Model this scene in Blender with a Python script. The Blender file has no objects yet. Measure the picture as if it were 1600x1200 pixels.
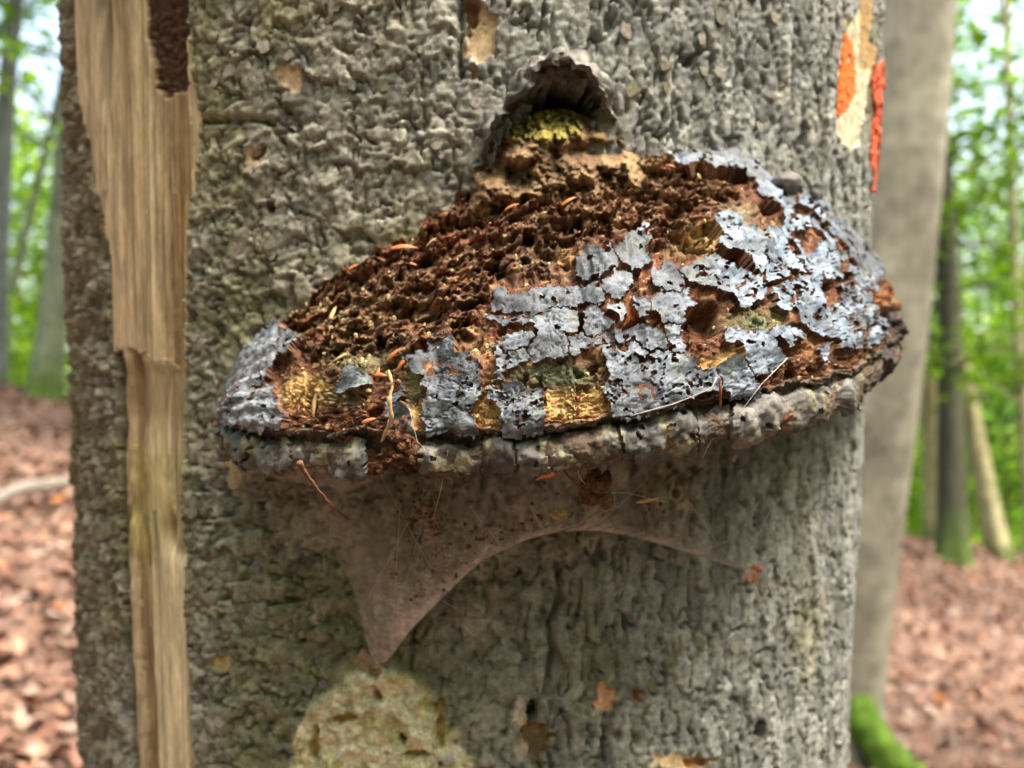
import bpy, math, random
import numpy as np
R_ = math.radians
random.seed(11)
rng = np.random.default_rng(7)
scn = bpy.context.scene
COLL = scn.collection

# ------------------------------------------------------------------ camera, world, sun, exposure
LENS = 35.0
F = LENS / 36.0 * 1600.0            # focal length in photograph pixels
PITCH = R_(6.5)
CAMZ = 1.15
cam_d = bpy.data.cameras.new('camera'); cam = bpy.data.objects.new('camera', cam_d); COLL.objects.link(cam)
cam.location = (0, 0, CAMZ); cam.rotation_euler = (math.pi / 2 + PITCH, 0, 0)
cam_d.lens = LENS; cam_d.sensor_width = 36.0; cam_d.clip_start = 0.01; cam_d.clip_end = 2000
cam_d.dof.use_dof = True; cam_d.dof.focus_distance = 0.388; cam_d.dof.aperture_fstop = 8.0
scn.camera = cam

SUN_EL, SUN_AZ = R_(60), R_(130)    # azimuth clockwise from +Y (view direction): from the right, a little behind the camera
world = bpy.data.worlds.new('World'); scn.world = world; world.use_nodes = True
wn = world.node_tree.nodes; wl = world.node_tree.links
bg = wn['Background']
sky = wn.new('ShaderNodeTexSky'); sky.sky_type = 'NISHITA'; sky.sun_disc = False
sky.sun_elevation = SUN_EL; sky.sun_rotation = SUN_AZ
sky.air_density = 1.8; sky.dust_density = 10.0; sky.ozone_density = 0.3
wl.new(sky.outputs[0], bg.inputs[0]); bg.inputs[1].default_value = 0.15
sun_d = bpy.data.lights.new('sun', 'SUN'); sun = bpy.data.objects.new('sun', sun_d); COLL.objects.link(sun)
sun_d.energy = 1.4; sun_d.angle = R_(14); sun_d.color = (1.0, 0.94, 0.86)
sun.rotation_euler = (math.pi / 2 - SUN_EL, 0, math.pi - SUN_AZ)
sun.location = (1, -2, 4)
scn.view_settings.view_transform = 'Standard'; scn.view_settings.look = 'None'
scn.view_settings.gamma = 1.0; scn.view_settings.exposure = 2.45
scn.cycles.max_bounces = 6; scn.cycles.transparent_max_bounces = 16
scn.cycles.use_denoising = True

# ------------------------------------------------------------------ helpers: space
CP, SP = math.cos(PITCH), math.sin(PITCH)
def to_world(P):
    P = np.asarray(P, float); Q = np.empty_like(P)
    Q[..., 0] = P[..., 0]; Q[..., 1] = P[..., 1] * CP - P[..., 2] * SP
    Q[..., 2] = P[..., 1] * SP + P[..., 2] * CP + CAMZ
    return Q
def at(px, py, d):                   # a place seen at a photograph pixel, d metres deep (level frame of the lens)
    return np.array([(px - 800) / F * d, d, (600 - py) / F * d])
def proj(P):
    return 800 + F * P[..., 0] / P[..., 1], 600 - F * P[..., 2] / P[..., 1]
def ground_z(x, y):
    st = 11.2 + 0.40 * x
    return -0.206 * x + 0.122 * y - 0.035 * np.maximum(0, y - st) ** 2 / (1 + 0.06 * np.maximum(0, y - st)) \
        + 0.03 * np.sin(x * 1.7 + 1) * np.sin(y * 1.3) - 0.002

# ------------------------------------------------------------------ helpers: noise
def _h(ix, iy, iz, s):
    v = (ix.astype(np.int64) * 374761393 + iy.astype(np.int64) * 668265263 + iz.astype(np.int64) * 2147483647 + s * 974634777) & 0xFFFFFFFF
    v = ((v ^ (v >> 13)) * 1274126177) & 0xFFFFFFFF
    v = ((v ^ (v >> 16)) * 2246822519) & 0xFFFFFFFF
    return (v ^ (v >> 15)) & 0xFFFFFFFF
def hsh(ix, iy, iz, s): return _h(ix, iy, iz, s) / 4294967296.0
def perlin(P, seed=0):
    P = np.asarray(P, float); I = np.floor(P); f = P - I; I = I.astype(np.int64)
    u = f * f * f * (f * (f * 6 - 15) + 10); out = 0.0
    for dx in (0, 1):
        wx = u[..., 0] if dx else 1 - u[..., 0]
        for dy in (0, 1):
            wy = u[..., 1] if dy else 1 - u[..., 1]
            for dz in (0, 1):
                wz = u[..., 2] if dz else 1 - u[..., 2]
                h = _h(I[..., 0] + dx, I[..., 1] + dy, I[..., 2] + dz, seed)
                gx = (h & 1023) / 511.5 - 1; gy = ((h >> 10) & 1023) / 511.5 - 1; gz = ((h >> 20) & 1023) / 511.5 - 1
                out = out + wx * wy * wz * (gx * (f[..., 0] - dx) + gy * (f[..., 1] - dy) + gz * (f[..., 2] - dz))
    return out * 1.25
def fbm(P, seed=0, o=4, g=0.5, lac=2.1):
    P = np.asarray(P, float); a = 1.0; s = 0.0
    for k in range(o):
        s = s + a * perlin(P, seed + k * 17); P = P * lac + 3.7; a *= g
    return s
def ridged(P, seed=0, o=4, g=0.55):
    P = np.asarray(P, float); a = 1.0; s = 0.0; n = 0.0
    for k in range(o):
        s = s + a * (1 - np.abs(perlin(P, seed + k * 13)) * 2.2); n += a; P = P * 2.07 + 1.3; a *= g
    return s / n
def worley(x, y, seed=0, jit=0.9):
    ix = np.floor(x).astype(np.int64); iy = np.floor(y).astype(np.int64)
    f1 = np.full(x.shape, 9.0); f2 = np.full(x.shape, 9.0); cid = np.zeros(x.shape); ox = np.zeros(x.shape); oy = np.zeros(x.shape)
    z = np.zeros_like(ix)
    for dx in (-1, 0, 1):
        for dy in (-1, 0, 1):
            cx = ix + dx; cy = iy + dy
            qx = cx + 0.5 + jit * (hsh(cx, cy, z, seed) - 0.5); qy = cy + 0.5 + jit * (hsh(cx, cy, z, seed + 5) - 0.5)
            d = np.hypot(x - qx, y - qy); c = hsh(cx, cy, z, seed + 9)
            n1 = d < f1
            f2 = np.where(n1, f1, np.minimum(f2, d))
            cid = np.where(n1, c, cid); ox = np.where(n1, x - qx, ox); oy = np.where(n1, y - qy, oy)
            f1 = np.where(n1, d, f1)
    return f1, f2, cid, ox, oy
def sstep(a, b, x):
    t = np.clip((x - a) / (b - a), 0, 1); return t * t * (3 - 2 * t)
def inpoly(x, y, poly):
    poly = np.asarray(poly, float); r = np.zeros(np.shape(x), bool); j = len(poly) - 1
    for i in range(len(poly)):
        xi, yi = poly[i]; xj, yj = poly[j]
        with np.errstate(divide='ignore', invalid='ignore'):
            c = ((yi > y) != (yj > y)) & (x < (xj - xi) * (y - yi) / (yj - yi + 1e-12) + xi)
        r ^= c; j = i
    return r
def segdist(x, y, pts):
    d = np.full(np.shape(x), 1e9)
    for (x0, y0), (x1, y1) in zip(pts[:-1], pts[1:]):
        L = (x1 - x0) ** 2 + (y1 - y0) ** 2
        t = np.clip(((x - x0) * (x1 - x0) + (y - y0) * (y1 - y0)) / L, 0, 1)
        d = np.minimum(d, np.hypot(x - x0 - t * (x1 - x0), y - y0 - t * (y1 - y0)))
    return d
def blob(x, y, cx, cy, rx, ry): return np.exp(-(((x - cx) / rx) ** 2 + ((y - cy) / ry) ** 2) * 1.2)
def smooth_tab(xs, ys, t, w):
    n = 801; tt = np.linspace(xs[0], xs[-1], n); v = np.interp(tt, xs, ys)
    k = max(1, int(w * n)); ker = np.hanning(2 * k + 3); ker /= ker.sum()
    pad = k + 1
    a = np.concatenate([2 * v[0] - v[1:pad + 1][::-1], v, 2 * v[-1] - v[-pad - 1:-1][::-1]])
    return np.interp(t, tt, np.convolve(a, ker, 'valid'))

# ------------------------------------------------------------------ helpers: objects
def tag(o, label=None, cat=None, group=None, kind=None):
    if label: o['label'] = label
    if cat: o['category'] = cat
    if group: o['group'] = group
    if kind: o['kind'] = kind
    return o
def empty(name, loc, label, cat, group=None):
    o = bpy.data.objects.new(name, None); COLL.objects.link(o); o.location = loc; o.empty_display_size = 0.02
    return tag(o, label, cat, group)
def mesh_np(name, V, faces, mat, smooth=True, attrs=None):
    """faces: list of int arrays (n,k) with k = 3 or 4"""
    me = bpy.data.meshes.new(name)
    V = np.asarray(V, np.float32); me.vertices.add(len(V)); me.vertices.foreach_set('co', V.ravel())
    faces = [np.asarray(f, np.int32) for f in faces if len(f)]
    tot = np.concatenate([np.full(len(f), f.shape[1], np.int32) for f in faces])
    idx = np.concatenate([f.ravel() for f in faces])
    me.loops.add(len(idx)); me.loops.foreach_set('vertex_index', idx)
    me.polygons.add(len(tot)); st = np.concatenate([[0], np.cumsum(tot)[:-1]]).astype(np.int32)
    me.polygons.foreach_set('loop_start', st)
    me.polygons.foreach_set('use_smooth', np.full(len(tot), smooth, bool))
    me.update(calc_edges=True)
    for k, a in (attrs or {}).items():
        a = np.asarray(a, np.float32)
        if a.ndim == 2:
            at_ = me.attributes.new(k, 'FLOAT_COLOR', 'POINT'); b = np.ones((len(V), 4), np.float32); b[:, :3] = a
            at_.data.foreach_set('color', b.ravel())
        else:
            at_ = me.attributes.new(k, 'FLOAT', 'POINT'); at_.data.foreach_set('value', a)
    me.materials.append(mat)
    return me
def link(name, me, parent=None, loc=(0, 0, 0)):
    o = bpy.data.objects.new(name, me); COLL.objects.link(o)
    if parent is not None: o.parent = parent
    o.location = loc
    return o
def shell(name, top, bot, mask, mat, parent, base, attrs=None, smooth=True, flip=False, wall=None):
    """The cells of a grid that the mask keeps, as a sheet with side walls down to bot. Points are in the lens frame."""
    N, M = top.shape[:2]; idx = np.arange(N * M).reshape(N, M)
    a, b, c, d = idx[:-1, :-1], idx[:-1, 1:], idx[1:, 1:], idx[1:, :-1]
    mk = np.pad(mask, 1)
    q = np.stack([a[mask], b[mask], c[mask], d[mask]], 1)
    walls = []
    O = N * M
    for sl, e0, e1 in (((slice(0, -2), slice(1, -1)), a, b), ((slice(2, None), slice(1, -1)), c, d),
                       ((slice(1, -1), slice(0, -2)), d, a), ((slice(1, -1), slice(2, None)), b, c)):
        bd = mask & ~mk[sl]
        p0, p1 = e0[bd], e1[bd]
        walls.append(np.stack([p1 + 2 * O, p0 + 2 * O, p0 + O, p1 + O], 1))
    w = np.concatenate(walls) if bot is not None else np.zeros((0, 4), int)
    if flip: q = q[:, ::-1]; w = w[:, ::-1]
    allf = np.concatenate([q, w]); u, inv = np.unique(allf, return_inverse=True); allf = inv.reshape(-1, 4)
    V = np.concatenate([top.reshape(-1, 3), bot.reshape(-1, 3), top.reshape(-1, 3)]) if bot is not None else top.reshape(-1, 3)
    at_ = {}
    for k, v in (attrs or {}).items():
        v = v.reshape(N * M, -1); w_ = v if wall is None else wall.reshape(N * M, -1); v = np.concatenate([v, w_, w_]) if bot is not None else v
        v = v[u]; at_[k] = v if v.shape[1] == 3 else v[:, 0]
    me = mesh_np(name, to_world(V[u]) - np.asarray(base), [allf], mat, smooth, at_)
    return link(name, me, parent)
def tube(pts, rad, n=6, closed=True):
    pts = np.asarray(pts, float); rad = np.broadcast_to(np.asarray(rad, float), (len(pts),))
    V = []; t = np.gradient(pts, axis=0); t /= np.linalg.norm(t, axis=1, keepdims=True) + 1e-12
    up = np.array([0.31, 0.2, 0.93]); a = np.cross(t, up); a /= np.linalg.norm(a, axis=1, keepdims=True) + 1e-12; b = np.cross(t, a)
    for k in range(n):
        w = 2 * math.pi * k / n; V.append(pts + rad[:, None] * (math.cos(w) * a + math.sin(w) * b))
    V = np.stack(V, 1).reshape(-1, 3); m = len(pts); f = []
    for i in range(m - 1):
        for k in range(n):
            f.append((i * n + k, i * n + (k + 1) % n, (i + 1) * n + (k + 1) % n, (i + 1) * n + k))
    f = np.array(f); tr = np.zeros((0, 3), int)
    if closed:
        V = np.concatenate([V, pts[:1], pts[-1:]]); c0, c1 = m * n, m * n + 1
        tr = np.array([(c0, (k + 1) % n, k) for k in range(n)] + [(c1, (m - 1) * n + k, (m - 1) * n + (k + 1) % n) for k in range(n)])
    return V, f, tr
def merge(parts):
    Vs = []; Q = []; T = []; o = 0
    for V, q, t in parts:
        Vs.append(V)
        if len(q): Q.append(np.asarray(q) + o)
        if len(t): T.append(np.asarray(t) + o)
        o += len(V)
    return np.concatenate(Vs), [np.concatenate(x) for x in (Q, T) if x]

def lumpmesh(c, r, seed, amp=.12, n=14):
    th, ph = np.meshgrid(np.linspace(0, math.pi, n), np.linspace(0, 2 * math.pi, 2 * n)[:-1], indexing='ij')
    D = np.stack([np.sin(th) * np.cos(ph), np.sin(th) * np.sin(ph), np.cos(th)], -1)
    V = np.asarray(c) + D * np.asarray(r) * (1 + amp * fbm(D * 2.2 + seed, seed, 4))[..., None]
    m = 2 * n - 1; i, j = np.meshgrid(np.arange(n - 1), np.arange(m), indexing='ij')
    return V.reshape(-1, 3), np.stack([i * m + j, (i + 1) * m + j, (i + 1) * m + (j + 1) % m, i * m + (j + 1) % m], -1).reshape(-1, 4)

# ------------------------------------------------------------------ helpers: materials
def mat_new(name):
    m = bpy.data.materials.new(name); m.use_nodes = True; nt = m.node_tree
    return m, nt, nt.nodes['Principled BSDF'], nt.links
def noise_node(nt, scale, detail=4, rough=0.55, stretch=None):
    tc = nt.nodes.new('ShaderNodeTexCoord'); n = nt.nodes.new('ShaderNodeTexNoise')
    n.inputs['Scale'].default_value = scale; n.inputs['Detail'].default_value = detail; n.inputs['Roughness'].default_value = rough
    if stretch:
        mp = nt.nodes.new('ShaderNodeMapping'); mp.inputs['Scale'].default_value = stretch
        nt.links.new(tc.outputs['Object'], mp.inputs[0]); nt.links.new(mp.outputs[0], n.inputs['Vector'])
    else: nt.links.new(tc.outputs['Object'], n.inputs['Vector'])
    return n
def mat_attr(name, rough=0.85, fine=900, bump=0.4, bdist=0.0006, lo=0.65, hi=1.35, coarse=None, stretch=None, spec=0.3, coat=0.0):
    """albedo from the mesh's 'col' attribute, broken up by two procedural noises, with fine relief"""
    m, nt, p, L = mat_new(name)
    a = nt.nodes.new('ShaderNodeAttribute'); a.attribute_name = 'col'
    n1 = noise_node(nt, fine, 5, 0.65, stretch)
    mr = nt.nodes.new('ShaderNodeMapRange'); mr.inputs[1].default_value = 0.3; mr.inputs[2].default_value = 0.7
    mr.inputs[3].default_value = lo; mr.inputs[4].default_value = hi
    L.new(n1.outputs[0], mr.inputs[0])
    mx = nt.nodes.new('ShaderNodeMix'); mx.data_type = 'RGBA'; mx.blend_type = 'MULTIPLY'; mx.inputs[0].default_value = 1
    L.new(a.outputs['Color'], mx.inputs[6]); L.new(mr.outputs[0], mx.inputs[7]); out = mx.outputs[2]
    if coarse:
        n2 = noise_node(nt, coarse, 4, 0.6, stretch)
        mr2 = nt.nodes.new('ShaderNodeMapRange'); mr2.inputs[1].default_value = 0.35; mr2.inputs[2].default_value = 0.65
        mr2.inputs[3].default_value = 0.72; mr2.inputs[4].default_value = 1.28; L.new(n2.outputs[0], mr2.inputs[0])
        mx2 = nt.nodes.new('ShaderNodeMix'); mx2.data_type = 'RGBA'; mx2.blend_type = 'MULTIPLY'; mx2.inputs[0].default_value = 1
        L.new(out, mx2.inputs[6]); L.new(mr2.outputs[0], mx2.inputs[7]); out = mx2.outputs[2]
    L.new(out, p.inputs['Base Color'])
    p.inputs['Roughness'].default_value = rough; p.inputs['Specular IOR Level'].default_value = spec
    b = nt.nodes.new('ShaderNodeBump'); b.inputs['Strength'].default_value = bump; b.inputs['Distance'].default_value = bdist
    L.new(n1.outputs[0], b.inputs['Height']); L.new(b.outputs[0], p.inputs['Normal'])
    return m
def mat_plain(name, c, c2=None, scale=300, rough=0.7, bump=0.3, bdist=0.0005, spec=0.3, stretch=None):
    m, nt, p, L = mat_new(name)
    n = noise_node(nt, scale, 5, 0.6, stretch); r = nt.nodes.new('ShaderNodeValToRGB')
    c2 = c2 or tuple(x * 0.55 for x in c)
    r.color_ramp.elements[0].position = 0.32; r.color_ramp.elements[1].position = 0.68
    r.color_ramp.elements[0].color = (*c2, 1); r.color_ramp.elements[1].color = (*c, 1)
    L.new(n.outputs[0], r.inputs[0]); L.new(r.outputs[0], p.inputs['Base Color'])
    p.inputs['Roughness'].default_value = rough; p.inputs['Specular IOR Level'].default_value = spec
    b = nt.nodes.new('ShaderNodeBump'); b.inputs['Strength'].default_value = bump; b.inputs['Distance'].default_value = bdist
    L.new(n.outputs[0], b.inputs['Height']); L.new(b.outputs[0], p.inputs['Normal'])
    return m
def mat_leaf(name, c, tr, var=0.5):
    m, nt, p, L = mat_new(name); nt.nodes.remove(p)
    oi = nt.nodes.new('ShaderNodeAttribute'); oi.attribute_name = 'tone'
    mr = nt.nodes.new('ShaderNodeMapRange'); mr.inputs[3].default_value = 1 - var; mr.inputs[4].default_value = 1 + var
    L.new(oi.outputs['Fac'], mr.inputs[0])
    def colr(cc):
        x = nt.nodes.new('ShaderNodeMix'); x.data_type = 'RGBA'; x.blend_type = 'MULTIPLY'; x.inputs[0].default_value = 1
        x.inputs[6].default_value = (*cc, 1); L.new(mr.outputs[0], x.inputs[7]); return x.outputs[2]
    d = nt.nodes.new('ShaderNodeBsdfDiffuse'); t = nt.nodes.new('ShaderNodeBsdfTranslucent'); a = nt.nodes.new('ShaderNodeAddShader')
    L.new(colr(c), d.inputs[0]); L.new(colr(tr), t.inputs[0]); L.new(d.outputs[0], a.inputs[0]); L.new(t.outputs[0], a.inputs[1])
    L.new(a.outputs[0], nt.nodes['Material Output'].inputs[0])
    return m
M_bark = mat_attr('bark_grey', 0.9, 700, 0.5, 0.0008, 0.7, 1.3, coarse=160)
M_wood = mat_attr('bare_wood', 0.75, 500, 0.45, 0.0006, 0.75, 1.2, coarse=90, stretch=(1, 1, 0.06))
M_flesh = mat_attr('fungus_flesh', 0.9, 1500, 0.9, 0.0009, 0.45, 1.7, coarse=330)
M_crust = mat_attr('fungus_crust', 0.6, 1500, 0.7, 0.0005, 0.66, 1.26, coarse=420, spec=0.45)
M_moss = mat_attr('moss', 0.95, 1500, 0.8, 0.001, 0.6, 1.4, coarse=400)
M_paint = mat_attr('orange_paint', 0.6, 500, 0.3, 0.0004, 0.85, 1.15)
M_beech = mat_attr('beech_bark', 0.85, 60, 0.3, 0.004, 0.85, 1.15, coarse=14)
M_scale = mat_plain('bud_scale_brown', (0.50, 0.17, 0.05), (0.24, 0.065, 0.02), 500, 0.45, 0.2, 0.0002, 0.5, (1, 6, 6))
M_straw = mat_plain('bud_scale_straw', (0.62, 0.44, 0.24), (0.40, 0.25, 0.12), 500, 0.5, 0.2, 0.0002, 0.4, (1, 6, 6))
M_red = mat_plain('bud_scale_red', (0.19, 0.05, 0.025), (0.09, 0.022, 0.014), 500, 0.5, 0.2, 0.0002, 0.4)
M_twig = mat_plain('twig', (0.20, 0.10, 0.055), (0.09, 0.04, 0.022), 700, 0.8, 0.5)
M_stick = mat_plain('dead_stick', (0.22, 0.205, 0.185), (0.12, 0.11, 0.10), 30, 0.85, 0.4, 0.003)
M_crumb = mat_plain('crumb', (0.17, 0.078, 0.042), (0.055, 0.026, 0.017), 900, 0.9, 0.6)
M_flake = mat_plain('pale_flake', (0.55, 0.48, 0.28), (0.36, 0.27, 0.13), 500, 0.7, 0.3)
M_tip = mat_plain('black_crust', (0.075, 0.055, 0.05), (0.022, 0.018, 0.02), 400, 0.7, 0.6, 0.001)
M_ball = mat_plain('dark_crust_lump', (0.15, 0.145, 0.15), (0.08, 0.078, 0.08), 700, 0.55, 0.3)

# ------------------------------------------------------------------ ground and leaf litter
xs = np.concatenate([np.linspace(-60, -9, 24)[:-1], np.linspace(-9, 9, 150), np.linspace(9, 60, 24)[1:]])
ys = np.concatenate([np.linspace(-12, 0, 10)[:-1], np.linspace(0, 20, 150), np.linspace(20, 120, 40)[1:]])
GX, GY = np.meshgrid(xs, ys); GZ = ground_z(GX, GY)
GZ = GZ + 0.03 * fbm(np.stack([GX * 1.1, GY * 1.1, 0 * GX], -1), 3, 3)
ii = np.arange(GX.size).reshape(GX.shape)
gf = np.stack([ii[:-1, :-1], ii[:-1, 1:], ii[1:, 1:], ii[1:, :-1]], -1).reshape(-1, 4)
M_ground, nt, p, L = mat_new('leaf_mould')
n = noise_node(nt, 16, 6, 0.7); r = nt.nodes.new('ShaderNodeValToRGB'); r.color_ramp.elements[0].position = 0.3; r.color_ramp.elements[1].position = 0.7
r.color_ramp.elements[0].color = (0.05, 0.028, 0.02, 1); r.color_ramp.elements[1].color = (0.16, 0.09, 0.065, 1)
L.new(n.outputs[0], r.inputs[0]); L.new(r.outputs[0], p.inputs['Base Color']); p.inputs['Roughness'].default_value = 0.9
tag(link('ground', mesh_np('ground', np.stack([GX, GY, GZ], -1).reshape(-1, 3), [gf], M_ground)), 'brown forest floor rising up the slope behind the dead trunk', None, None, 'structure')

nl = 60000
ly = 1.2 + 15 * rng.random(nl) ** 1.25; u = rng.random(nl)
ly[:9000] = rng.uniform(-.5, 2.5, 9000); lx = (u * 2 - 1) * (0.95 * np.abs(ly) + 0.9); lz = ground_z(lx, ly) + 0.012 + 0.035 * rng.random(nl)
yaw = rng.random(nl) * 6.283; tl = rng.normal(0, 0.45, (nl, 2)); sz = 0.013 + 0.026 * rng.random(nl) ** 1.5 + 0.0009 * ly
shape = np.array([(-1, 0, .15), (-.35, .52, 0), (.4, .5, .05), (1.1, 0, .22), (.4, -.5, .0), (-.35, -.52, .06), (0, 0, -.1)])
ca, sa = np.cos(yaw), np.sin(yaw)
V = shape[None] * sz[:, None, None] * np.stack([np.ones(nl), 0.8 + .4 * rng.random(nl), 0.4 + 1.6 * rng.random(nl)], 1)[:, None, :]
V[..., 2] += V[..., 0] * tl[:, :1] + V[..., 1] * tl[:, 1:]
VX = V[..., 0] * ca[:, None] - V[..., 1] * sa[:, None] + lx[:, None]; VY = V[..., 0] * sa[:, None] + V[..., 1] * ca[:, None] + ly[:, None]
V = np.stack([VX, VY, V[..., 2] + lz[:, None]], -1).reshape(-1, 3)
tri = np.array([(0, 5, 6), (5, 4, 6), (4, 3, 6), (3, 2, 6), (2, 1, 6), (1, 0, 6)])
LT = (np.arange(nl)[:, None, None] * 7 + tri[None]).reshape(-1, 3)
pal = np.array([(.33, .175, .125), (.28, .15, .11), (.38, .22, .16), (.42, .29, .235), (.20, .10, .07), (.48, .37, .32), (.44, .17, .05), (.13, .075, .06)])
pc = pal[rng.choice(8, nl, p=[.22, .2, .17, .12, .12, .07, .04, .06])] * (0.42 + .3 * rng.random(nl))[:, None]
M_litter = mat_attr('dead_leaf', 0.7, 60, 0.2, 0.002, 0.85, 1.15)
tag(link('leaf_litter', mesh_np('leaf_litter', V, [LT], M_litter, False, {'col': np.repeat(pc, 7, 0)})), 'russet carpet of fallen beech leaves on the slope', 'leaf litter', None, 'stuff')

# ------------------------------------------------------------------ dead beech trunk
TR = 0.2887
def axis(z): return -0.0295 + 0.0116 * z, 0.79 - 0.095 * z
def trunk_pt(phi, z, off=0.0):
    xc, yc = axis(z); return np.stack([xc + (TR + off) * np.sin(phi), yc - (TR + off) * np.cos(phi), z + 0 * phi], -1)
def trunk_hit(px, py, off=0.0):      # (phi, z) where a pixel's ray meets the trunk
    px = np.asarray(px, float); py = np.asarray(py, float)
    a = (px - 800) / F; b = (600 - py) / F; z = b * 0.5; R = TR + off
    for _ in range(8):
        xc, yc = axis(z)
        A = a * a + 1; B = -2 * (a * xc + yc); C = xc ** 2 + yc ** 2 - R * R
        t = (-B - np.sqrt(np.maximum(B * B - 4 * A * C, 0))) / (2 * A); z = b * t
    xc, yc = axis(z)
    return np.arctan2(a * t - xc, yc - t), z, t
phis = np.concatenate([np.linspace(-math.pi, -1.40, 22)[:-1], np.linspace(-1.40, 1.40, 720), np.linspace(1.40, math.pi, 22)[1:]])
zs = np.concatenate([np.linspace(-1.30, -0.36, 16)[:-1], np.linspace(-0.36, 0.35, 650), np.linspace(0.35, 2.6, 28)[1:]])
ZZ, PH = np.meshgrid(zs, phis, indexing='ij')
T0 = trunk_pt(PH, ZZ)
tn = np.stack([np.sin(PH), -np.cos(PH), 0.095 * -1 * np.cos(PH) * -1], -1); tn /= np.linalg.norm(tn, axis=-1, keepdims=True)
TX, TY = proj(T0); front = T0[..., 1] < axis(ZZ)[1] - 0.05
TX = np.where(front, TX, -9999); TY = np.where(front, TY, -9999)
AL = PH * TR
q3 = np.stack([AL * 60, ZZ * 60, 0 * AL], -1)
w1 = fbm(q3, 21, 3); w2 = fbm(q3 + 31, 22, 3)
right = sstep(-0.10, 0.11, AL + .05 * fbm(np.stack([AL * 12, ZZ * 12, 0 * AL], -1), 27, 2))                                        # fissures run upright on the right flank
def bark_cells(sx, sy, seed):
    return worley(AL / sx + 0.55 * w1, ZZ / sy + 0.55 * w2, seed)
c1 = bark_cells(0.0125, 0.0095, 1); c2 = bark_cells(0.0088, 0.034, 2); c3 = bark_cells(0.0050, 0.0048, 3); c4 = bark_cells(0.021, 0.015, 4)
w3 = fbm(np.stack([AL * 75, ZZ * 75, 0 * AL + 4], -1), 29, 3)
def scale_h(c, sx, sy):
    f1, f2, cid, ox, oy = c
    crack = sstep(0.0, 0.10, f2 - f1)
    return (crack - 1) * 0.0050 * (.25 + .75 * sstep(-.2, .25, w3)) + 0.0014 * cid - oy * 0.0020 * (cid * 5 % 1) + ox * 0.0014 * (cid * 7 % 1 - .5)
mixn = sstep(-.25, .25, fbm(np.stack([AL * 45, ZZ * 55, 0 * AL], -1), 31, 3))
hb = (scale_h(c1, 1, 1) * (1 - mixn) + scale_h(c4, 1, 1) * 1.1 * mixn) * (1 - right) + scale_h(c2, 1, 1) * right * 1.1 + (0.40 - .26 * right) * scale_h(c3, 1, 1)
fb = fbm(np.stack([AL * 330, ZZ * 300, 0 * AL], -1), 41, 3)
hb = hb + .002 + 0.0008 * fb + 0.0032 * fbm(np.stack([AL * 9, ZZ * 7, 0 * AL], -1), 51, 3)
hz = ridged(np.stack([AL * 22 + 3, ZZ * 95, 0 * AL], -1), 61, 3)      # short level cracks on the left
hb = hb - 0.0040 * sstep(0.87, 0.94, hz) * (1 - right) * sstep(-.4, .3, fbm(np.stack([AL * 14, ZZ * 14, 0 * AL], -1), 66, 2))
hvz = ridged(np.stack([AL * 80, ZZ * 16, 0 * AL], -1), 71, 3)
hb = hb - 0.0060 * sstep(0.84, 0.94, hvz) * (0.35 + 0.75 * right)
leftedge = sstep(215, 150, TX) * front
hb = hb + leftedge * 0.006 * fbm(np.stack([AL * 90, ZZ * 45, 0 * AL], -1), 75, 4)
# colour of the bark itself
cidm = ((c1[2] * (1 - mixn) + c4[2] * mixn) * (1 - right) + c2[2] * right) * .6 + .4 * c3[2]
base = np.array([.240, .240, .212]); g2 = np.array([.218, .230, .228])
bcol = base * (1 - right[..., None]) + g2 * right[..., None]
bcol = bcol * (0.45 + 1.05 * cidm)[..., None] * (1 + 0.18 * fbm(q3 * 0.5, 81, 3))[..., None]
lf = fbm(np.stack([AL * 11, ZZ * 8, 0 * AL], -1), 83, 4)
alg = np.clip(sstep(-0.15, 0.5, lf + 0.55 * blob(TX, TY, 480, 900, 260, 330) + 0.35 * blob(TX, TY, 880, 1050, 200, 200) - 0.25 * right), 0, 1)
bcol = bcol * (1 - 0.62 * alg[..., None]) + np.array([.150, .150, .066]) * (0.7 + .6 * cidm)[..., None] * 0.62 * alg[..., None]
lich = sstep(0.35, 0.6, fbm(np.stack([AL * 40, ZZ * 30, 0 * AL], -1), 85, 4)) * 0.5
bcol = bcol * (1 - lich[..., None]) + np.array([.37, .36, .33]) * lich[..., None]
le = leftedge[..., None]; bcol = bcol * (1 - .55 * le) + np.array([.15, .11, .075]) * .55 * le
# cracks, holes and chips
crackA = segdist(TX + 5 * w1, TY, [(718, -60), (720, 60), (722, 118)]); crackB = segdist(TX + 6 * w1, TY, [(868, 880), (876, 930), (856, 975), (862, 1010), (850, 1085)])
crackC = segdist(TX + 6 * w1, TY, [(648, 985), (642, 1060)])
crackD = segdist(TX, TY + 4 * w2, [(318, 190), (410, 190), (430, 195)])
hb = hb - 0.009 * np.exp(-(crackA / 5.0) ** 2) - 0.008 * np.exp(-(crackB / 4.5) ** 2) - 0.005 * np.exp(-(crackC / 4) ** 2) - 0.006 * np.exp(-(crackD / 4) ** 2)
nzc = np.clip(fbm(np.stack([AL * 170, ZZ * 150, 0 * AL + 7], -1), 47, 3), -.8, .8)
def chip(cx, cy, rx, ry, c, depth, edge=0.55):
    global hb, bcol
    k = ((TX - cx + 5 * w1) / rx) ** 2 + ((TY - cy + 5 * w2) / ry) ** 2
    k = k * (1 + .9 * nzc) + .35 * nzc
    m = 1 - sstep(0.75, 1.0, k)
    hb = hb * (1 - m) - depth * m; bcol = bcol * (1 - m[..., None]) + np.array(c) * (0.85 + .3 * cidm)[..., None] * m[..., None]
chip(752, 60, 24, 50, (.52, .40, .26), .001); chip(738, 20, 12, 30, (.25, .12, .06), .006)
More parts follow.
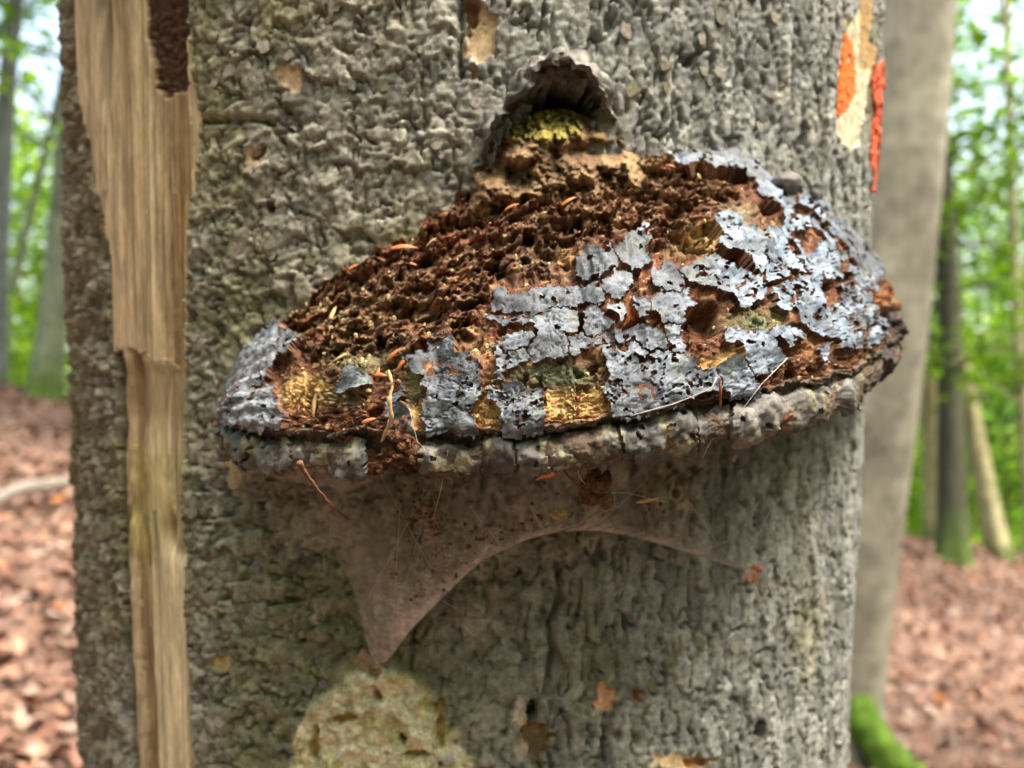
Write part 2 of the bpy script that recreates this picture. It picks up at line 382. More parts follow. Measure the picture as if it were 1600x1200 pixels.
chip(458, 128, 20, 16, (.62, .46, .32), -.0015); chip(404, 246, 20, 15, (.64, .48, .34), -.0015)
chip(430, 325, 7, 8, (.05, .04, .03), .016); chip(400, 244, 6, 6, (.22, .09, .04), .008); chip(415, 235, 5, 5, (.04, .03, .02), .014)
chip(942, 1092, 14, 20, (.60, .34, .22), .0); chip(994, 1086, 9, 10, (.45, .22, .13), .004); chip(988, 1082, 5, 6, (.05, .04, .03), .012)
chip(812, 1112, 14, 22, (.40, .36, .31), -.003); chip(828, 1108, 9, 18, (.05, .04, .03), .013); chip(835, 1160, 26, 40, (.24, .17, .09), .005); chip(812, 1170, 12, 22, (.42, .36, .32), -.001)
chip(1055, 1190, 38, 14, (.56, .42, .26), -.002); chip(1080, 1190, 16, 10, (.45, .20, .06), .002)
chip(350, 1035, 15, 12, (.42, .34, .18), -.001); chip(372, 745, 14, 26, (.36, .33, .23), -.003)
chip(1052, 770, 14, 12, (.40, .32, .22), -.002); chip(1068, 790, 14, 12, (.42, .36, .28), -.002); chip(1052, 768, 6, 7, (.04, .03, .02), .012)
chip(880, 165, 62, 34, (.035, .024, .018), .022); chip(1180, 1140, 9, 12, (.05, .045, .04), .008)  # large one: shade of the hollow under the old cap, painted near black
# pale rotten wood below the web
hump = [(452, 1230), (468, 1150), (486, 1100), (530, 1078), (556, 1048), (600, 1030), (640, 1052), (662, 1075), (700, 1130), (722, 1165), (760, 1230)]
dh = inpoly(TX + 22 * w1 + 12 * nzc, TY + 22 * w2 + 12 * fb, hump)
hm = dh.astype(float)
for _ in range(4): hm[1:-1, 1:-1] = (hm[:-2, 1:-1] + hm[2:, 1:-1] + hm[1:-1, :-2] + hm[1:-1, 2:]) / 4
fr = fbm(np.stack([AL * 120, ZZ * 90, 0 * AL], -1), 91, 4)
hb = hb * (1 - hm) + hm * (0.004 + 0.0050 * fr + 0.0022 * fb + .003 * np.abs(nzc))
pale = np.array([.74, .69, .53]) + np.array([-.20, -.20, -.26]) * sstep(-.05, .35, fbm(np.stack([AL * 60, ZZ * 70, 0 * AL], -1), 92, 4))[..., None] + np.array([.05, .05, .06]) * sstep(.1, .5, -fr)[..., None]
ring = sstep(0.02, .5, hm) * (1 - sstep(.5, .98, hm))
bcol = bcol * (1 - hm[..., None]) + pale * hm[..., None]
rg = (ring * sstep(-.1, .4, w1) * .7)[..., None]; bcol = bcol * (1 - rg) + np.array([.25, .25, .05]) * rg
chip(592, 1084, 6, 9, (.30, .2, .1), .002); chip(632, 1150, 5, 8, (.16, .13, .09), .003); chip(700, 1180, 14, 9, (.5, .5, .52), -.006)
for cx, cy, rx, ry in ((690, 1130, 6, 40), (540, 1120, 26, 7), (500, 1160, 10, 26), (650, 1175, 22, 6)): chip(cx, cy, rx, ry, (.42, .32, .12), .001)
# the paler flesh-coloured rim where the web is anchored
for cx, cy, rx, ry, c in ((572, 1032, 17, 20, (.36, .25, .18)), (606, 1020, 11, 24, (.38, .24, .15)), (590, 1048, 14, 10, (.30, .2, .13))): chip(cx, cy, rx, ry, c, -.003)
# chipped and painted strip on the right flank
cream = [(1312, 33), (1325, 38), (1335, 8), (1339, -40), (1358, -40), (1350, 67), (1362, 75), (1358, 105), (1348, 130), (1340, 180), (1331, 228), (1319, 240), (1294, 210), (1297, 178), (1300, 100)]
orange = [(1309, 52), (1318, 58), (1325, 92), (1327, 145), (1318, 165), (1300, 188), (1296, 180), (1301, 110)]
redst = [(1355, 106), (1366, 96), (1392, 100), (1390, 160), (1388, 220), (1386, 300), (1354, 302), (1352, 240), (1357, 180)]
jx, jy = TX + 2.5 * w1, TY + 6 * w2
m_cr = inpoly(jx, jy, cream); m_or = inpoly(jx, jy, orange); m_rd = inpoly(jx, jy, redst)
hb = np.where(m_cr | m_or, 0.0030 + 0.0006 * fb, hb)
cc = np.array([.62, .54, .40]) * (1 + .22 * fb)[..., None]
cc = np.where(((TX > 1334) & (TY < 110))[..., None], np.array([.40, .27, .13]) * (1 + .3 * fb)[..., None], cc)
bcol = np.where(m_cr[..., None], cc, bcol)
# the long wound on the left
yl = [-80, 0, 150, 300, 400, 550, 700, 900, 1050, 1200, 1300]
wl_x = np.interp(TY, yl, [116, 120, 130, 160, 176, 182, 190, 196, 204, 212, 216]) + 3.5 * w1
wr_x = np.interp(TY, [-80, 0, 120, 200, 300, 330, 420, 500, 620, 700, 800, 860, 950, 1050, 1150, 1300], [302, 303, 310, 319, 314, 305, 303, 302, 299, 297, 294, 300, 299, 305, 312, 314]) + 4.5 * w2 + 3 * fb
wound = front & (TX > wl_x) & (TX < wr_x) & (TY > -75) & (TY < 1290)
cw = wound[:-1, :-1] & wound[1:, :-1] & wound[:-1, 1:] & wound[1:, 1:]
base_t = to_world(np.array([[axis(-1.25)[0], axis(-1.25)[1], -1.25]]))[0]
tree = empty('dead_beech_tree', base_t, 'dead grey beech trunk with a long stripped wound of bare wood', 'tree trunk')
hb = hb * 1.12
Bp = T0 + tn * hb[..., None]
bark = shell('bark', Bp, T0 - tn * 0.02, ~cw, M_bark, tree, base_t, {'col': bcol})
# bare wood: upright strips, each a piece of its own, broken off at different levels
frac = (TX - wl_x) / np.maximum(wr_x - wl_x, 1)
gq = np.stack([AL * 300, ZZ * 2.6, 0 * AL], -1); grain = fbm(gq, 101, 4); grain2 = fbm(np.stack([AL * 800, ZZ * 5, 0 * AL], -1), 105, 3)
wob = 0.035 * fbm(np.stack([AL * 8, ZZ * 6, 0 * AL], -1), 111, 3)
fq = frac + wob + .006 * fbm(np.stack([AL * 10, ZZ * 50, 0 * AL], -1), 113, 3) * (frac > .05)
brk = 560 + 26 * fbm(np.stack([AL * 60, 0 * ZZ, 0 * AL], -1), 121, 3) + 40 * (frac - .5)
strips = [(0.0, .24, .0020, (.50, .37, .235)), (.24, .47, .0002, (.47, .345, .21)), (.47, .60, .0012, (.52, .40, .25)), (.60, .70, -.0004, (.42, .30, .175)),
          (.70, .90, -.0022, (.30, .19, .095)), (.90, 1.2, .0002, (.56, .43, .26))]
low = [(0.0, .09, -.0030, (.16, .095, .045)), (.09, .20, .0025, (.46, .34, .22)), (.20, .30, -.0035, (.24, .16, .08)), (.30, .56, .0010, (.52, .42, .27)), (.56, .78, .0016, (.56, .45, .29)), (.78, 1.2, .0012, (.55, .44, .29))]
def lev_field(tab):
    c_ = [(max(a[0], 0) + min(a[1], 1)) / 2 for a in tab]; ft = np.linspace(-.2, 1.2, 141)
    lv = np.interp(ft, c_, [a[2] for a in tab]); cs_ = np.stack([np.interp(ft, c_, [a[3][i] for a in tab]) for i in range(3)], -1)
    return np.interp(fq, ft, lv), np.stack([np.interp(fq, ft, cs_[:, i]) for i in range(3)], -1)
LEV = {True: lev_field(strips), False: lev_field(low)}
def strip(f0, f1, y0, y1, lev, c, up):
    lev, c = LEV[up][0], .5 * np.array(c) + .5 * LEV[up][1]
    m = wound & (fq >= (f0 if f0 > 0 else -9)) & (fq < f1) & (TY >= y0) & (TY < y1)
    mc = m[:-1, :-1] & cw
    if mc.sum() < 30: return
    h = lev + 0.0032 * grain + 0.0012 * grain2 - .005 * sstep(.42, .62, grain) + 0.0010 * fbm(np.stack([AL * 60, ZZ * 5, 0 * AL], -1), 131, 3)
    cl = c * np.array([1.0, 1.06, 1.14]) * (1 + 0.42 * grain + .38 * grain2)[..., None]
    if up:
        st = sstep(0.25, .6, fbm(np.stack([AL * 130, ZZ * 3, 0 * AL], -1), 141, 3))[..., None]
        cl = cl * (1 - .6 * st) + np.array([.22, .125, .06]) * .6 * st
        rot = inpoly(TX + 9 * w1, TY + 16 * w2, [(230, -90), (232, 40), (238, 120), (250, 150), (292, 135), (297, 60), (296, -90)])
        rt = rot[..., None]; cl = np.where(rt, np.array([.075, .036, .022]) * (1 + .8 * fb)[..., None], cl); h = np.where(rot, h - .003 + .003 * fb, h)
        gap = np.exp(-((TX - np.interp(TY, [0, 60, 150], [160, 166, 170])) / np.interp(TY, [0, 150, 190], [9, 5, .5])) ** 2); h = h - .014 * gap; cl = cl * (1 - .85 * gap[..., None]) + np.array([.05, .03, .02]) * .85 * gap[..., None]  # shade of the open split painted into the wood along with the relief
    else:
        gy = sstep(660, 740, TY) * (1 - sstep(850, 930, TY + 60 * frac)); gr = (gy * sstep(-.25, .3, grain))[..., None] * .6
        cl = cl * (1 - gr) + np.array([.36, .33, .10]) * gr
        st = sstep(0.2, .6, fbm(np.stack([AL * 150, ZZ * 3, 0 * AL], -1), 143, 3))[..., None]; cl = cl * (1 - .5 * st) + np.array([.25, .17, .085]) * .5 * st
        dk = (sstep(555, 585, TY) * (1 - sstep(640, 720, TY + 40 * grain)))[..., None] * .6
        cl = cl * (1 - dk) + np.array([.22, .145, .075]) * dk
        h = h - .003 * dk[..., 0] - .003 * gy * (grain < -.05)
        nk = np.exp(-(((TX - 268) / 8) ** 2 + ((TY - 828) / 26) ** 2)) + np.exp(-(((TX - 292) / 10) ** 2 + ((TY - 862) / 14) ** 2)); h = h - .010 * np.clip(nk, 0, 1)
    shell('wood_strip', T0 + tn * h[..., None], T0 - tn * 0.03, mc, M_wood, tree, base_t, {'col': np.clip(cl, .01, .8)})
for a in strips: strip(a[0], a[1], -1e4, brk, a[2], a[3], True)
for a in low: strip(a[0], a[1], brk, 1e4, a[2], a[3], False)
# paint patches: thin films on the wood
ocol = np.broadcast_to(np.array([.80, .17, .03]), bcol.shape) * (1 + .10 * fb)[..., None]
rcol = np.broadcast_to(np.array([.58, .10, .04]), bcol.shape) * (1 + .25 * fb)[..., None]
def cellm(m): return m[:-1, :-1] & m[1:, :-1] & m[:-1, 1:] & m[1:, 1:]
o = shell('paint_patch', T0 + tn * (hb + .0009)[..., None], T0 - tn * .005, cellm(m_or & (nzc < .42)), M_paint, bark, base_t, {'col': np.clip(ocol, 0, .9)}); o['label'] = 'bright orange paint patch'
o = shell('paint_patch', T0 + tn * (hb + .0012)[..., None], T0 - tn * .005, cellm(m_rd & (nzc < .5)), M_paint, bark, base_t, {'col': np.clip(rcol, 0, .9)}); o['label'] = 'red orange paint stripe'

# loose flakes of bark standing off the trunk
from mathutils import Matrix
def flake_mesh(seed):
    g_ = np.random.default_rng(seed); n_ = 11; an = np.sort(np.linspace(0, 2 * math.pi, n_ + 1)[:-1] + g_.uniform(-.2, .2, n_)); r_ = g_.uniform(.6, 1.1, n_)
    ring_ = np.stack([np.cos(an) * r_, np.sin(an) * r_ * g_.uniform(.7, 1.2), .10 * (np.cos(an) ** 2) - .12 * np.sin(an)], -1); inner = ring_ * np.array([.5, .5, .3]) + np.array([0, 0, .08])
    V = np.concatenate([ring_, inner, [[0, 0, .1]], ring_ - np.array([0, 0, .34])]); q = []; t = []
    for k_ in range(n_):
        k2 = (k_ + 1) % n_; q += [(k_, k2, n_ + k2, n_ + k_), (2 * n_ + 1 + k_, 2 * n_ + 1 + k2, k2, k_)]; t.append((n_ + k_, n_ + k2, 2 * n_))
    c_ = np.array([(.20, .185, .16), (.23, .215, .185), (.15, .14, .115), (.19, .185, .175), (.25, .235, .21), (.16, .155, .10)][seed % 6])
    return mesh_np('bark_flake', V, [np.array(q), np.array(t)], M_bark, False, {'col': np.tile(c_, (len(V), 1)) * (1 + .2 * g_.standard_normal(len(V)))[:, None]})
FM = [flake_mesh(k_) for k_ in range(6)]
hid = [(330, 640), (410, 500), (560, 370), (720, 230), (860, 90), (960, 160), (1190, 215), (1390, 400), (1420, 560), (1130, 700), (900, 740), (380, 730)]
g_ = np.random.default_rng(77); nf = 0
while nf < 150:
    px_, py_ = g_.uniform(140, 1330), g_.uniform(5, 1195)
    if inpoly(np.array([px_]), np.array([py_]), hid)[0]: continue
    ph_, z_, _ = trunk_hit(px_, py_); i_ = np.argmin(abs(zs - z_)); j_ = np.argmin(abs(phis - ph_))
    if wound[i_, j_] or m_cr[i_, j_] or dh[i_, j_]: continue
    p_ = to_world(Bp[i_, j_] + tn[i_, j_] * .0004) - base_t; nv = to_world(tn[i_, j_]) - np.array([0, 0, CAMZ]); uv = np.array([0, 0, 1.0]); uv -= nv * nv.dot(uv); uv /= np.linalg.norm(uv); rv = np.cross(uv, nv)
    sz_ = g_.uniform(.0018, .0042); a_ = g_.uniform(-.9, .9); x_ = (rv * math.cos(a_) + uv * math.sin(a_)) * sz_; y_ = (uv * math.cos(a_) - rv * math.sin(a_)) * sz_ * (1 + .6 * (px_ > 950)); zv = nv * sz_ * .6
    o = link('bark_flake', FM[nf % 6], bark); o.matrix_local = Matrix(((x_[0], y_[0], zv[0], p_[0]), (x_[1], y_[1], zv[1], p_[1]), (x_[2], y_[2], zv[2], p_[2]), (0, 0, 0, 1))); nf += 1

# ------------------------------------------------------------------ bracket fungus: a smooth hoof first
tt = [0, .04, .1, .2, .3, .4, .5, .6, .7, .8, .9, 1.0, 1.1]
Apx = [348, 362, 405, 470, 560, 670, 790, 900, 1010, 1165, 1285, 1378, 1345]; Apy = [625, 578, 518, 455, 380, 322, 262, 236, 226, 238, 312, 422, 470]
Bpx = [338, 345, 372, 470, 600, 725, 850, 970, 1090, 1210, 1325, 1418, 1368]; Bpy = [640, 652, 664, 672, 673, 671, 665, 650, 630, 606, 580, 520, 540]
Bd = [.515, .500, .468, .428, .402, .386, .378, .376, .383, .404, .450, .585, .735]
NT, NS = 660, 330
tg = np.linspace(0, 1.1, NT); W = 0.03
apx, apy, bpx, bpy_, bd = (smooth_tab(tt, v, tg, W) for v in (Apx, Apy, Bpx, Bpy, Bd))
apy = apy + (22 * fbm(np.stack([tg * 26, 0 * tg, 0 * tg], -1), 199, 3) + 8 * fbm(np.stack([tg * 90, 0 * tg, 0 * tg], -1), 198, 2)) * sstep(.06, .15, tg) * sstep(.98, .75, tg)
ad = trunk_hit(np.minimum(apx, 1325), apy)[2] + 0.004
k = sstep(.90, 1.0, tg); ad = ad * (1 - k) + k * np.interp(tg, [.9, 1.0, 1.1], [.58, .635, .735])
bpy_ = bpy_ + 7 * fbm(np.stack([tg * 20, 0 * tg, 0 * tg], -1), 194, 3) + 3 * fbm(np.stack([tg * 70, 0 * tg, 0 * tg], -1), 195, 2)
bd = bd * (1 + .012 * fbm(np.stack([tg * 18, 0 * tg, 0 * tg], -1), 196, 3))
A = np.stack([(apx - 800) / F * ad, ad, (600 - apy) / F * ad], -1); B = np.stack([(bpx - 800) / F * bd, bd, (600 - bpy_) / F * bd], -1)
H = (B - A) * np.array([1, 1, 0]); dz = A[:, 2] - B[:, 2]
P1 = A + 0.34 * H; P1[:, 2] -= 0.16 * dz
P2 = A + 0.98 * H; P2[:, 2] = B[:, 2] + 0.34 * dz
s = np.linspace(0, 1, NS)[None, :, None]
A_, B_, P1_, P2_ = (x[:, None, :] for x in (A, B, P1, P2))
S1 = (1 - s) ** 3 * A_ + 3 * (1 - s) ** 2 * s * P1_ + 3 * (1 - s) * s ** 2 * P2_ + s ** 3 * B_
oh = H / (np.linalg.norm(H, axis=1, keepdims=True) + 1e-9)           # outward, level
for _ in range(30): oh[1:-1] = (oh[:-2] + oh[1:-1] * 2 + oh[2:]) / 4
oh /= np.linalg.norm(oh, axis=1, keepdims=True)
prof = np.array([(0, 0), (-.0012, -.0018), (-.006, -.0022), (-.009, -.0036), (-.0048, -.0052), (-.0014, -.0074), (-.0010, -.0114), (-.0032, -.0152), (-.009, -.0170), (-.020, -.0135), (-.045, -.008), (-.09, -.002), (-.15, 0.0)])
NP = 100
pu = np.linspace(0, len(prof) - 1, NP); pk = np.stack([smooth_tab(np.arange(len(prof)), prof[:, i], pu, 0.022) for i in (0, 1)], -1)
thick = np.interp(tg, [0, .05, .8, .95, 1.1], [.8, 1.15, 1.0, 1.1, .6]) * (1.05 + .30 * fbm(np.stack([tg * 16, 0 * tg, 0 * tg], -1), 193, 3))
S2 = B_ + oh[:, None, :] * pk[None, :, :1]; S2[..., 2] += pk[None, :, 1] * thick[:, None]
S = np.concatenate([S1, S2[:, 1:]], 1); NS_all = S.shape[1]
du = np.gradient(S, axis=0); dv = np.gradient(S, axis=1)
Nn = np.cross(dv, du); Nn /= np.linalg.norm(Nn, axis=-1, keepdims=True) + 1e-12
if Nn[NT // 2, NS // 2, 1] > 0: Nn = -Nn
for _ in range(3):
    Nn[1:-1, 1:-1] = (Nn[:-2, 1:-1] + Nn[2:, 1:-1] + Nn[1:-1, :-2] + Nn[1:-1, 2:]) / 4
Nn /= np.linalg.norm(Nn, axis=-1, keepdims=True) + 1e-12
lump = 0.0035 * fbm(S * 38, 201, 3)                                   # the hoof is not quite even
S = S + Nn * lump[..., None]
X, Y = proj(S)
SI = np.broadcast_to(np.arange(NS_all)[None, :], X.shape); topside = SI < NS
TT = np.broadcast_to(tg[:, None], X.shape)
n1 = fbm(S * 260, 211, 4); n2 = fbm(S * 260 + 9, 212, 4); n3 = fbm(S * 700, 213, 3)
jl1 = fbm(S * 110, 215, 3); jl2 = fbm(S * 110 + 4, 216, 3)
jx = X + 9 * jl1 + 4.0 * n1 + 1.6 * n3; jy = Y + 9 * jl2 + 4.0 * n2 + 2.0 * fbm(S * 700 + 5, 214, 3)
polys = [
 [(410,517),(425,506),(467,533),(445,554),(429,570),(402,612),(385,640),(367,664),(343,668),(336,643),(350,615),(359,587),(376,559),(395,535)],
 [(398,622),(412,604),(427,603),(431,622),(443,645),(443,668),(420,672),(378,668),(384,640)],
 [(527,604),(537,580),(556,573),(570,583),(582,597),(553,610),(541,620),(528,618)],
 [(667,549),(676,528),(691,521),(708,530),(712,552),(732,552),(749,567),(753,581),(747,590),(753,616),(736,624),(740,670),(710,676),(667,676),(667,620),(672,611),(661,601),(665,590),(654,582),(641,571),(644,556)],
 [(607,650),(611,616),(629,605),(637,635),(650,650),(648,680),(627,678),(610,672)],
 [(776,462),(785,451),(804,461),(830,464),(838,451),(871,446),(909,449),(924,440),(946,451),(972,444),(988,455),(984,470),(954,466),(935,481),(920,479),(882,478),(860,487),(822,492),(800,489),(778,485)],
 [(762,496),(781,491),(822,496),(879,481),(897,491),(899,515),(890,521),(871,524),(886,528),(890,552),(871,562),(834,562),(826,545),(838,532),(841,521),(830,506),(808,509),(785,511)],
 [(914,489),(931,481),(956,504),(952,513),(935,521),(920,523),(914,515),(919,504)],
 [(950,474),(971,474),(978,492),(965,503),(955,489)],
 [(892,527),(920,523),(965,514),(1010,511),(1042,526),(1038,549),(1010,543),(991,537),(954,541),(920,545),(894,556)],
 [(924,549),(954,542),(991,541),(1021,552),(1066,556),(1085,571),(1128,581),(1117,603),(1087,614),(1044,633),(999,645),(963,654),(959,627),(944,605),(955,586),(948,571),(931,560)],
 [(777,552),(800,543),(822,549),(832,564),(809,571),(792,586),(800,597),(822,609),(849,611),(849,672),(822,676),(787,676),(784,635),(768,620),(776,594)],
 [(793,536),(815,518),(836,525),(828,541),(808,546),(790,550)],
 [(990,470),(1000,465),(1014,470),(1015,495),(1003,505),(988,490)],
 [(1016,470),(1025,459),(1055,446),(1073,453),(1071,466),(1083,478),(1064,489),(1080,502),(1036,509),(1029,493),(1016,493)],
 [(1040,515),(1058,509),(1064,552),(1046,552)],
 [(958,395),(983,372),(1006,358),(1017,372),(1011,389),(1017,406),(994,424),(983,418),(974,410)],
 [(955,428),(983,430),(987,452),(965,470),(945,458)],
 [(903,405),(930,390),(955,396),(967,415),(940,428),(915,441),(903,425)],
 [(1018,425),(1040,410),(1062,428),(1067,448),(1040,455),(1020,446)],
 [(1113,345),(1129,334),(1159,344),(1175,360),(1221,360),(1238,395),(1261,418),(1224,430),(1198,438),(1173,430),(1169,402),(1152,387),(1125,384),(1127,368)],
 [(1067,433),(1090,413),(1121,403),(1144,420),(1182,432),(1196,446),(1192,465),(1163,478),(1144,472),(1129,455),(1106,447),(1083,442)],
 [(1098,250),(1125,238),(1152,226),(1190,226),(1224,243),(1244,260),(1228,262),(1190,247),(1192,268),(1209,295),(1238,310),(1236,333),(1205,314),(1180,299),(1171,272),(1155,264),(1129,264)],
 [(1222,343),(1259,347),(1293,370),(1324,416),(1340,440),(1372,490),(1376,519),(1347,535),(1305,535),(1267,512),(1236,489),(1205,477),(1198,464),(1213,446),(1259,431),(1251,408),(1236,395),(1228,372)],
 [(1130,533),(1144,512),(1175,524),(1205,516),(1226,509),(1253,536),(1228,541),(1211,527),(1207,544),(1226,559),(1207,582),(1175,584),(1158,563),(1155,544)],
 [(1127,575),(1144,555),(1162,565),(1177,585),(1180,612),(1150,622),(1130,612)],
 [(1262,330),(1300,340),(1343,362),(1368,395),(1378,425),(1364,456),(1343,446),(1318,421),(1328,406),(1322,383)],
 [(1253,295),(1272,288),(1297,318),(1290,324),(1262,327),(1243,318)],
 [(1276,545),(1292,537),(1296,560),(1282,572)],
 [(1045,244),(1075,238),(1095,248),(1080,262),(1055,258)],
]
plate = np.zeros(X.shape, int)
def grow(n_):
    for _ in range(n_):
        for a_, b_ in ((slice(1, None), slice(None, -1)), (slice(None, -1), slice(1, None))):
            z_ = plate[a_]; m_ = z_ == 0; z_[m_] = plate[b_][m_]
            z_ = plate[:, a_]; m_ = z_ == 0; z_[m_] = plate[:, b_][m_]
for i, pl in enumerate(polys):
    pa_ = np.asarray(pl, float); pa_ = pa_.mean(0) + (pa_ - pa_.mean(0)) * 1.09
    plate[inpoly(jx, jy, pa_) & (SI < NS + 8)] = i + 1
plate[SI >= NS + 8] = 0
# grey growth rim below the groove, in blocks
rimband = (SI >= NS + 26) & (SI < NS + 66)
cuts = [(345, 389), (390, 454), (456, 528), (530, 575), (655, 753), (756, 803), (805, 858), (860, 968), (970, 1086), (1088, 1142), (1144, 1214), (1216, 1298), (1300, 1345)]
for i, (x0, x1) in enumerate(cuts):
    plate[rimband & (jx > x0) & (jx < x1) & (jy < 740)] = 100 + i
# splits of the large pieces along cracks that run round and down the hoof
cr = worley(TT * 22 + .5 * n1 + .8 * fbm(S * 60, 220, 3), SI / 34.0 + .45 * n2 + .8 * fbm(S * 60, 221, 3), 231)
stripe = X > 1195
cr2 = worley(TT * 40 + .4 * n1, SI / 34.0 + .35 * n2, 232)
gapw = np.where(stripe, 0.07, 0.03); dd = np.where(stripe, cr2[1] - cr2[0], cr[1] - cr[0]); cid = np.where(stripe, cr2[2], cr[2] * .999)
big = np.isin(plate, [1, 4, 6, 7, 11, 12, 21, 22, 24, 25, 27, 10])
plate[big & (dd < gapw) & ((cid > .74) | (stripe & (cid > .74)))] = 0
slit = ridged(np.stack([TT * 75 + 1.2 * jl1, SI / 75.0 + .8 * jl2, 0 * TT], -1), 236, 2)
plate[(plate > 0) & (plate < 100) & stripe & (slit > .90) & (fbm(S * 45, 237, 2) > -.12)] = 0
pin = worley(S[..., 0] * 150 + .3 * n1, S[..., 2] * 150 + S[..., 1] * 60, 241)
plate[(plate > 0) & (pin[0] < 0.10 + .10 * (pin[2] - .5)) & (pin[2] > .70)] = 0
plate[(plate > 0) & (plate < 100) & stripe & (pin[0] < 0.18) & (pin[2] > .78)] = 0
plate[(plate == 24) & (cr2[2] > .93)] = 0
onp = (plate > 0).astype(float)
sm = onp.copy()
for _ in range(16): sm[1:-1, 1:-1] = (sm[:-2, 1:-1] + sm[2:, 1:-1] + sm[1:-1, :-2] + sm[1:-1, 2:] + sm[1:-1, 1:-1]) / 5
ex = 1 - sm                                                            # how bare the flesh is here
# relief of the rotten flesh
rot = inpoly(X + 14 * n1, Y + 14 * n2, [(430,520),(480,440),(600,350),(720,250),(900,200),(1100,225),(1160,300),(1110,400),(1060,400),(1000,350),(930,370),(870,430),(760,440),(740,520),(600,560),(480,560)]).astype(float)
for _ in range(12): rot[1:-1, 1:-1] = (rot[:-2, 1:-1] + rot[2:, 1:-1] + rot[1:-1, :-2] + rot[1:-1, 2:]) / 4
terr = SI / 58.0 + 1.1 * fbm(S * 24, 251, 3) + .22 * n1
fracT = terr - np.floor(terr); ledge = np.where(fracT < .8, fracT / .8, (1 - fracT) / .2)
fib = fbm(np.stack([S[..., 0] * 380, S[..., 1] * 160, S[..., 2] * 130], -1), 255, 4)
ch = worley(S[..., 0] * 105 + .6 * n1, S[..., 2] * 120 + S[..., 1] * 55 + .6 * n2, 265); ch2 = worley(S[..., 0] * 240 + .6 * n1, S[..., 2] * 260 + S[..., 1] * 120 + .6 * n2, 266)
chunk = (ch[2] - .5) * sstep(0, .2, ch[1] - ch[0]) + .45 * (ch2[2] - .5) * sstep(0, .25, ch2[1] - ch2[0])
hf = -0.0008 - ex * (0.0010 + 0.0016 * ridged(S * 230, 261, 4) - 0.0012 * n3 - .0014 * chunk) \
    + rot * (-.0010 + 0.0075 * (ledge * ledge - .45) - 0.0050 * np.abs(fbm(S * 60, 271, 3)) + 0.0017 * fib + 0.0012 * n1 + .0016 * chunk + .0050 * fbm(S * 85, 272, 3) + .0006 * n3)
pit = worley(S[..., 0] * 62 + .35 * n1, S[..., 2] * 62 + S[..., 1] * 40 + .35 * n2, 281)
hf = hf - (ex * rot) * 0.010 * sstep(.30, .12, pit[0]) * (pit[2] > .42)
pit2 = worley(S[..., 0] * 130 + .35 * n1, S[..., 2] * 130 + S[..., 1] * 70 + .35 * n2, 282)
hf = hf - ex * 0.005 * sstep(.34, .12, pit2[0]) * (pit2[2] > .55)
def hollow(cx, cy, rx, ry, d):
    global hf
    kk = ((X - cx + 6 * n1) / rx) ** 2 + ((Y - cy + 6 * n2) / ry) ** 2
    hf = hf - d * (1 - sstep(.35, 1.15, kk)) * topside
for hcv in [(1148,404,28,22,.014),(1095,492,42,34,.013),(1000,508,26,10,.009),(905,498,9,15,.010),(938,492,12,10,.010),(690,582,9,8,.007),(824,520,13,7,.007),(825,365,11,14,.012),(545,463,8,10,.010),(580,448,8,10,.010),
            (1060,326,18,14,.008),(1205,263,19,12,.012),(1205,322,14,10,.010),(1250,402,11,13,.009),(1275,428,8,20,.008),(1300,352,26,18,.010),(1208,440,14,9,.008),(1240,446,10,8,.008),(1150,272,22,10,.010),(985,380,40,16,.009),
            (720,345,40,9,.010),(690,315,22,14,.012),(560,520,40,14,.006),(640,480,60,16,.007),(400,520,14,9,.006),(868,500,6,6,.006),(1300,445,10,8,.007),(1330,430,10,14,.007),(1240,545,36,12,.006),(1385,500,30,20,.008),(1065,585,8,10,.004),(845,620,3,40,.006),(655,655,10,22,.004)]:
    hollow(*hcv)
win = [(760,645,27,25),(905,634,58,34),(653,650,14,22),(470,612,38,34)]      # pore-wood windows with a rough sponge face
wm = np.zeros(X.shape)
for a in win: wm = np.maximum(wm, blob(X, Y, *a))
hf = hf + ex * wm * (0.0014 * fbm(S * 1100, 291, 2) + .0012 * fbm(S * 520, 292, 2))
lowr = (SI >= NS) & (SI < NS + 70)
hf = np.where(lowr, hf * .45 + .0010 * n1 + .0006 * n3, hf); hf = np.where(SI >= NS + 70, -.002 + .002 * n1, hf)
brown = sstep(598, 650, X) * 0
gapb = (rimband & (X > 560) & (X < 655)) | (rimband & (X < 400)); hf = np.where(gapb, hf + .0022 * fbm(S * 330, 295, 4) - .001, hf)
tipz = blob(X, Y, 1395, 480, 38, 60) * 1.0
hf = hf + tipz * (0.006 * fbm(S * 110, 297, 4) + .004 * fbm(S * 320, 298, 3))
# colour of flesh
fc = np.array([.105, .040, .022]) * np.ones(X.shape)[..., None]
def blend(c, m):
    global fc
    m = np.clip(m, 0, 1)[..., None]; fc = fc * (1 - m) + np.array(c) * m
blend((.16, .064, .034), sstep(-.05, .45, fbm(S * 150, 301, 4)))
blend((.045, .022, .016), sstep(.05, .5, fbm(S * 120, 302, 4)) * .8)
blend((.36, .24, .14), sstep(.25, .5, fbm(S * 330, 303, 4)) * .8)
blend((.42, .16, .06), sstep(.38, .55, fbm(S * 420, 304, 3)) * .35)
blend((.22, .155, .09), rot * sstep(-.1, .5, fib) * .6)
blend((.34, .25, .14), blob(X, Y, 930, 255, 190, 45) * sstep(-.2, .4, n2) * .75)
blend((.24, .19, .10), blob(X, Y, 545, 475, 85, 55) * .6 * sstep(-.3, .3, n1))
blend((.10, .068, .05), blob(X, Y, 850, 390, 60, 60) * .6)
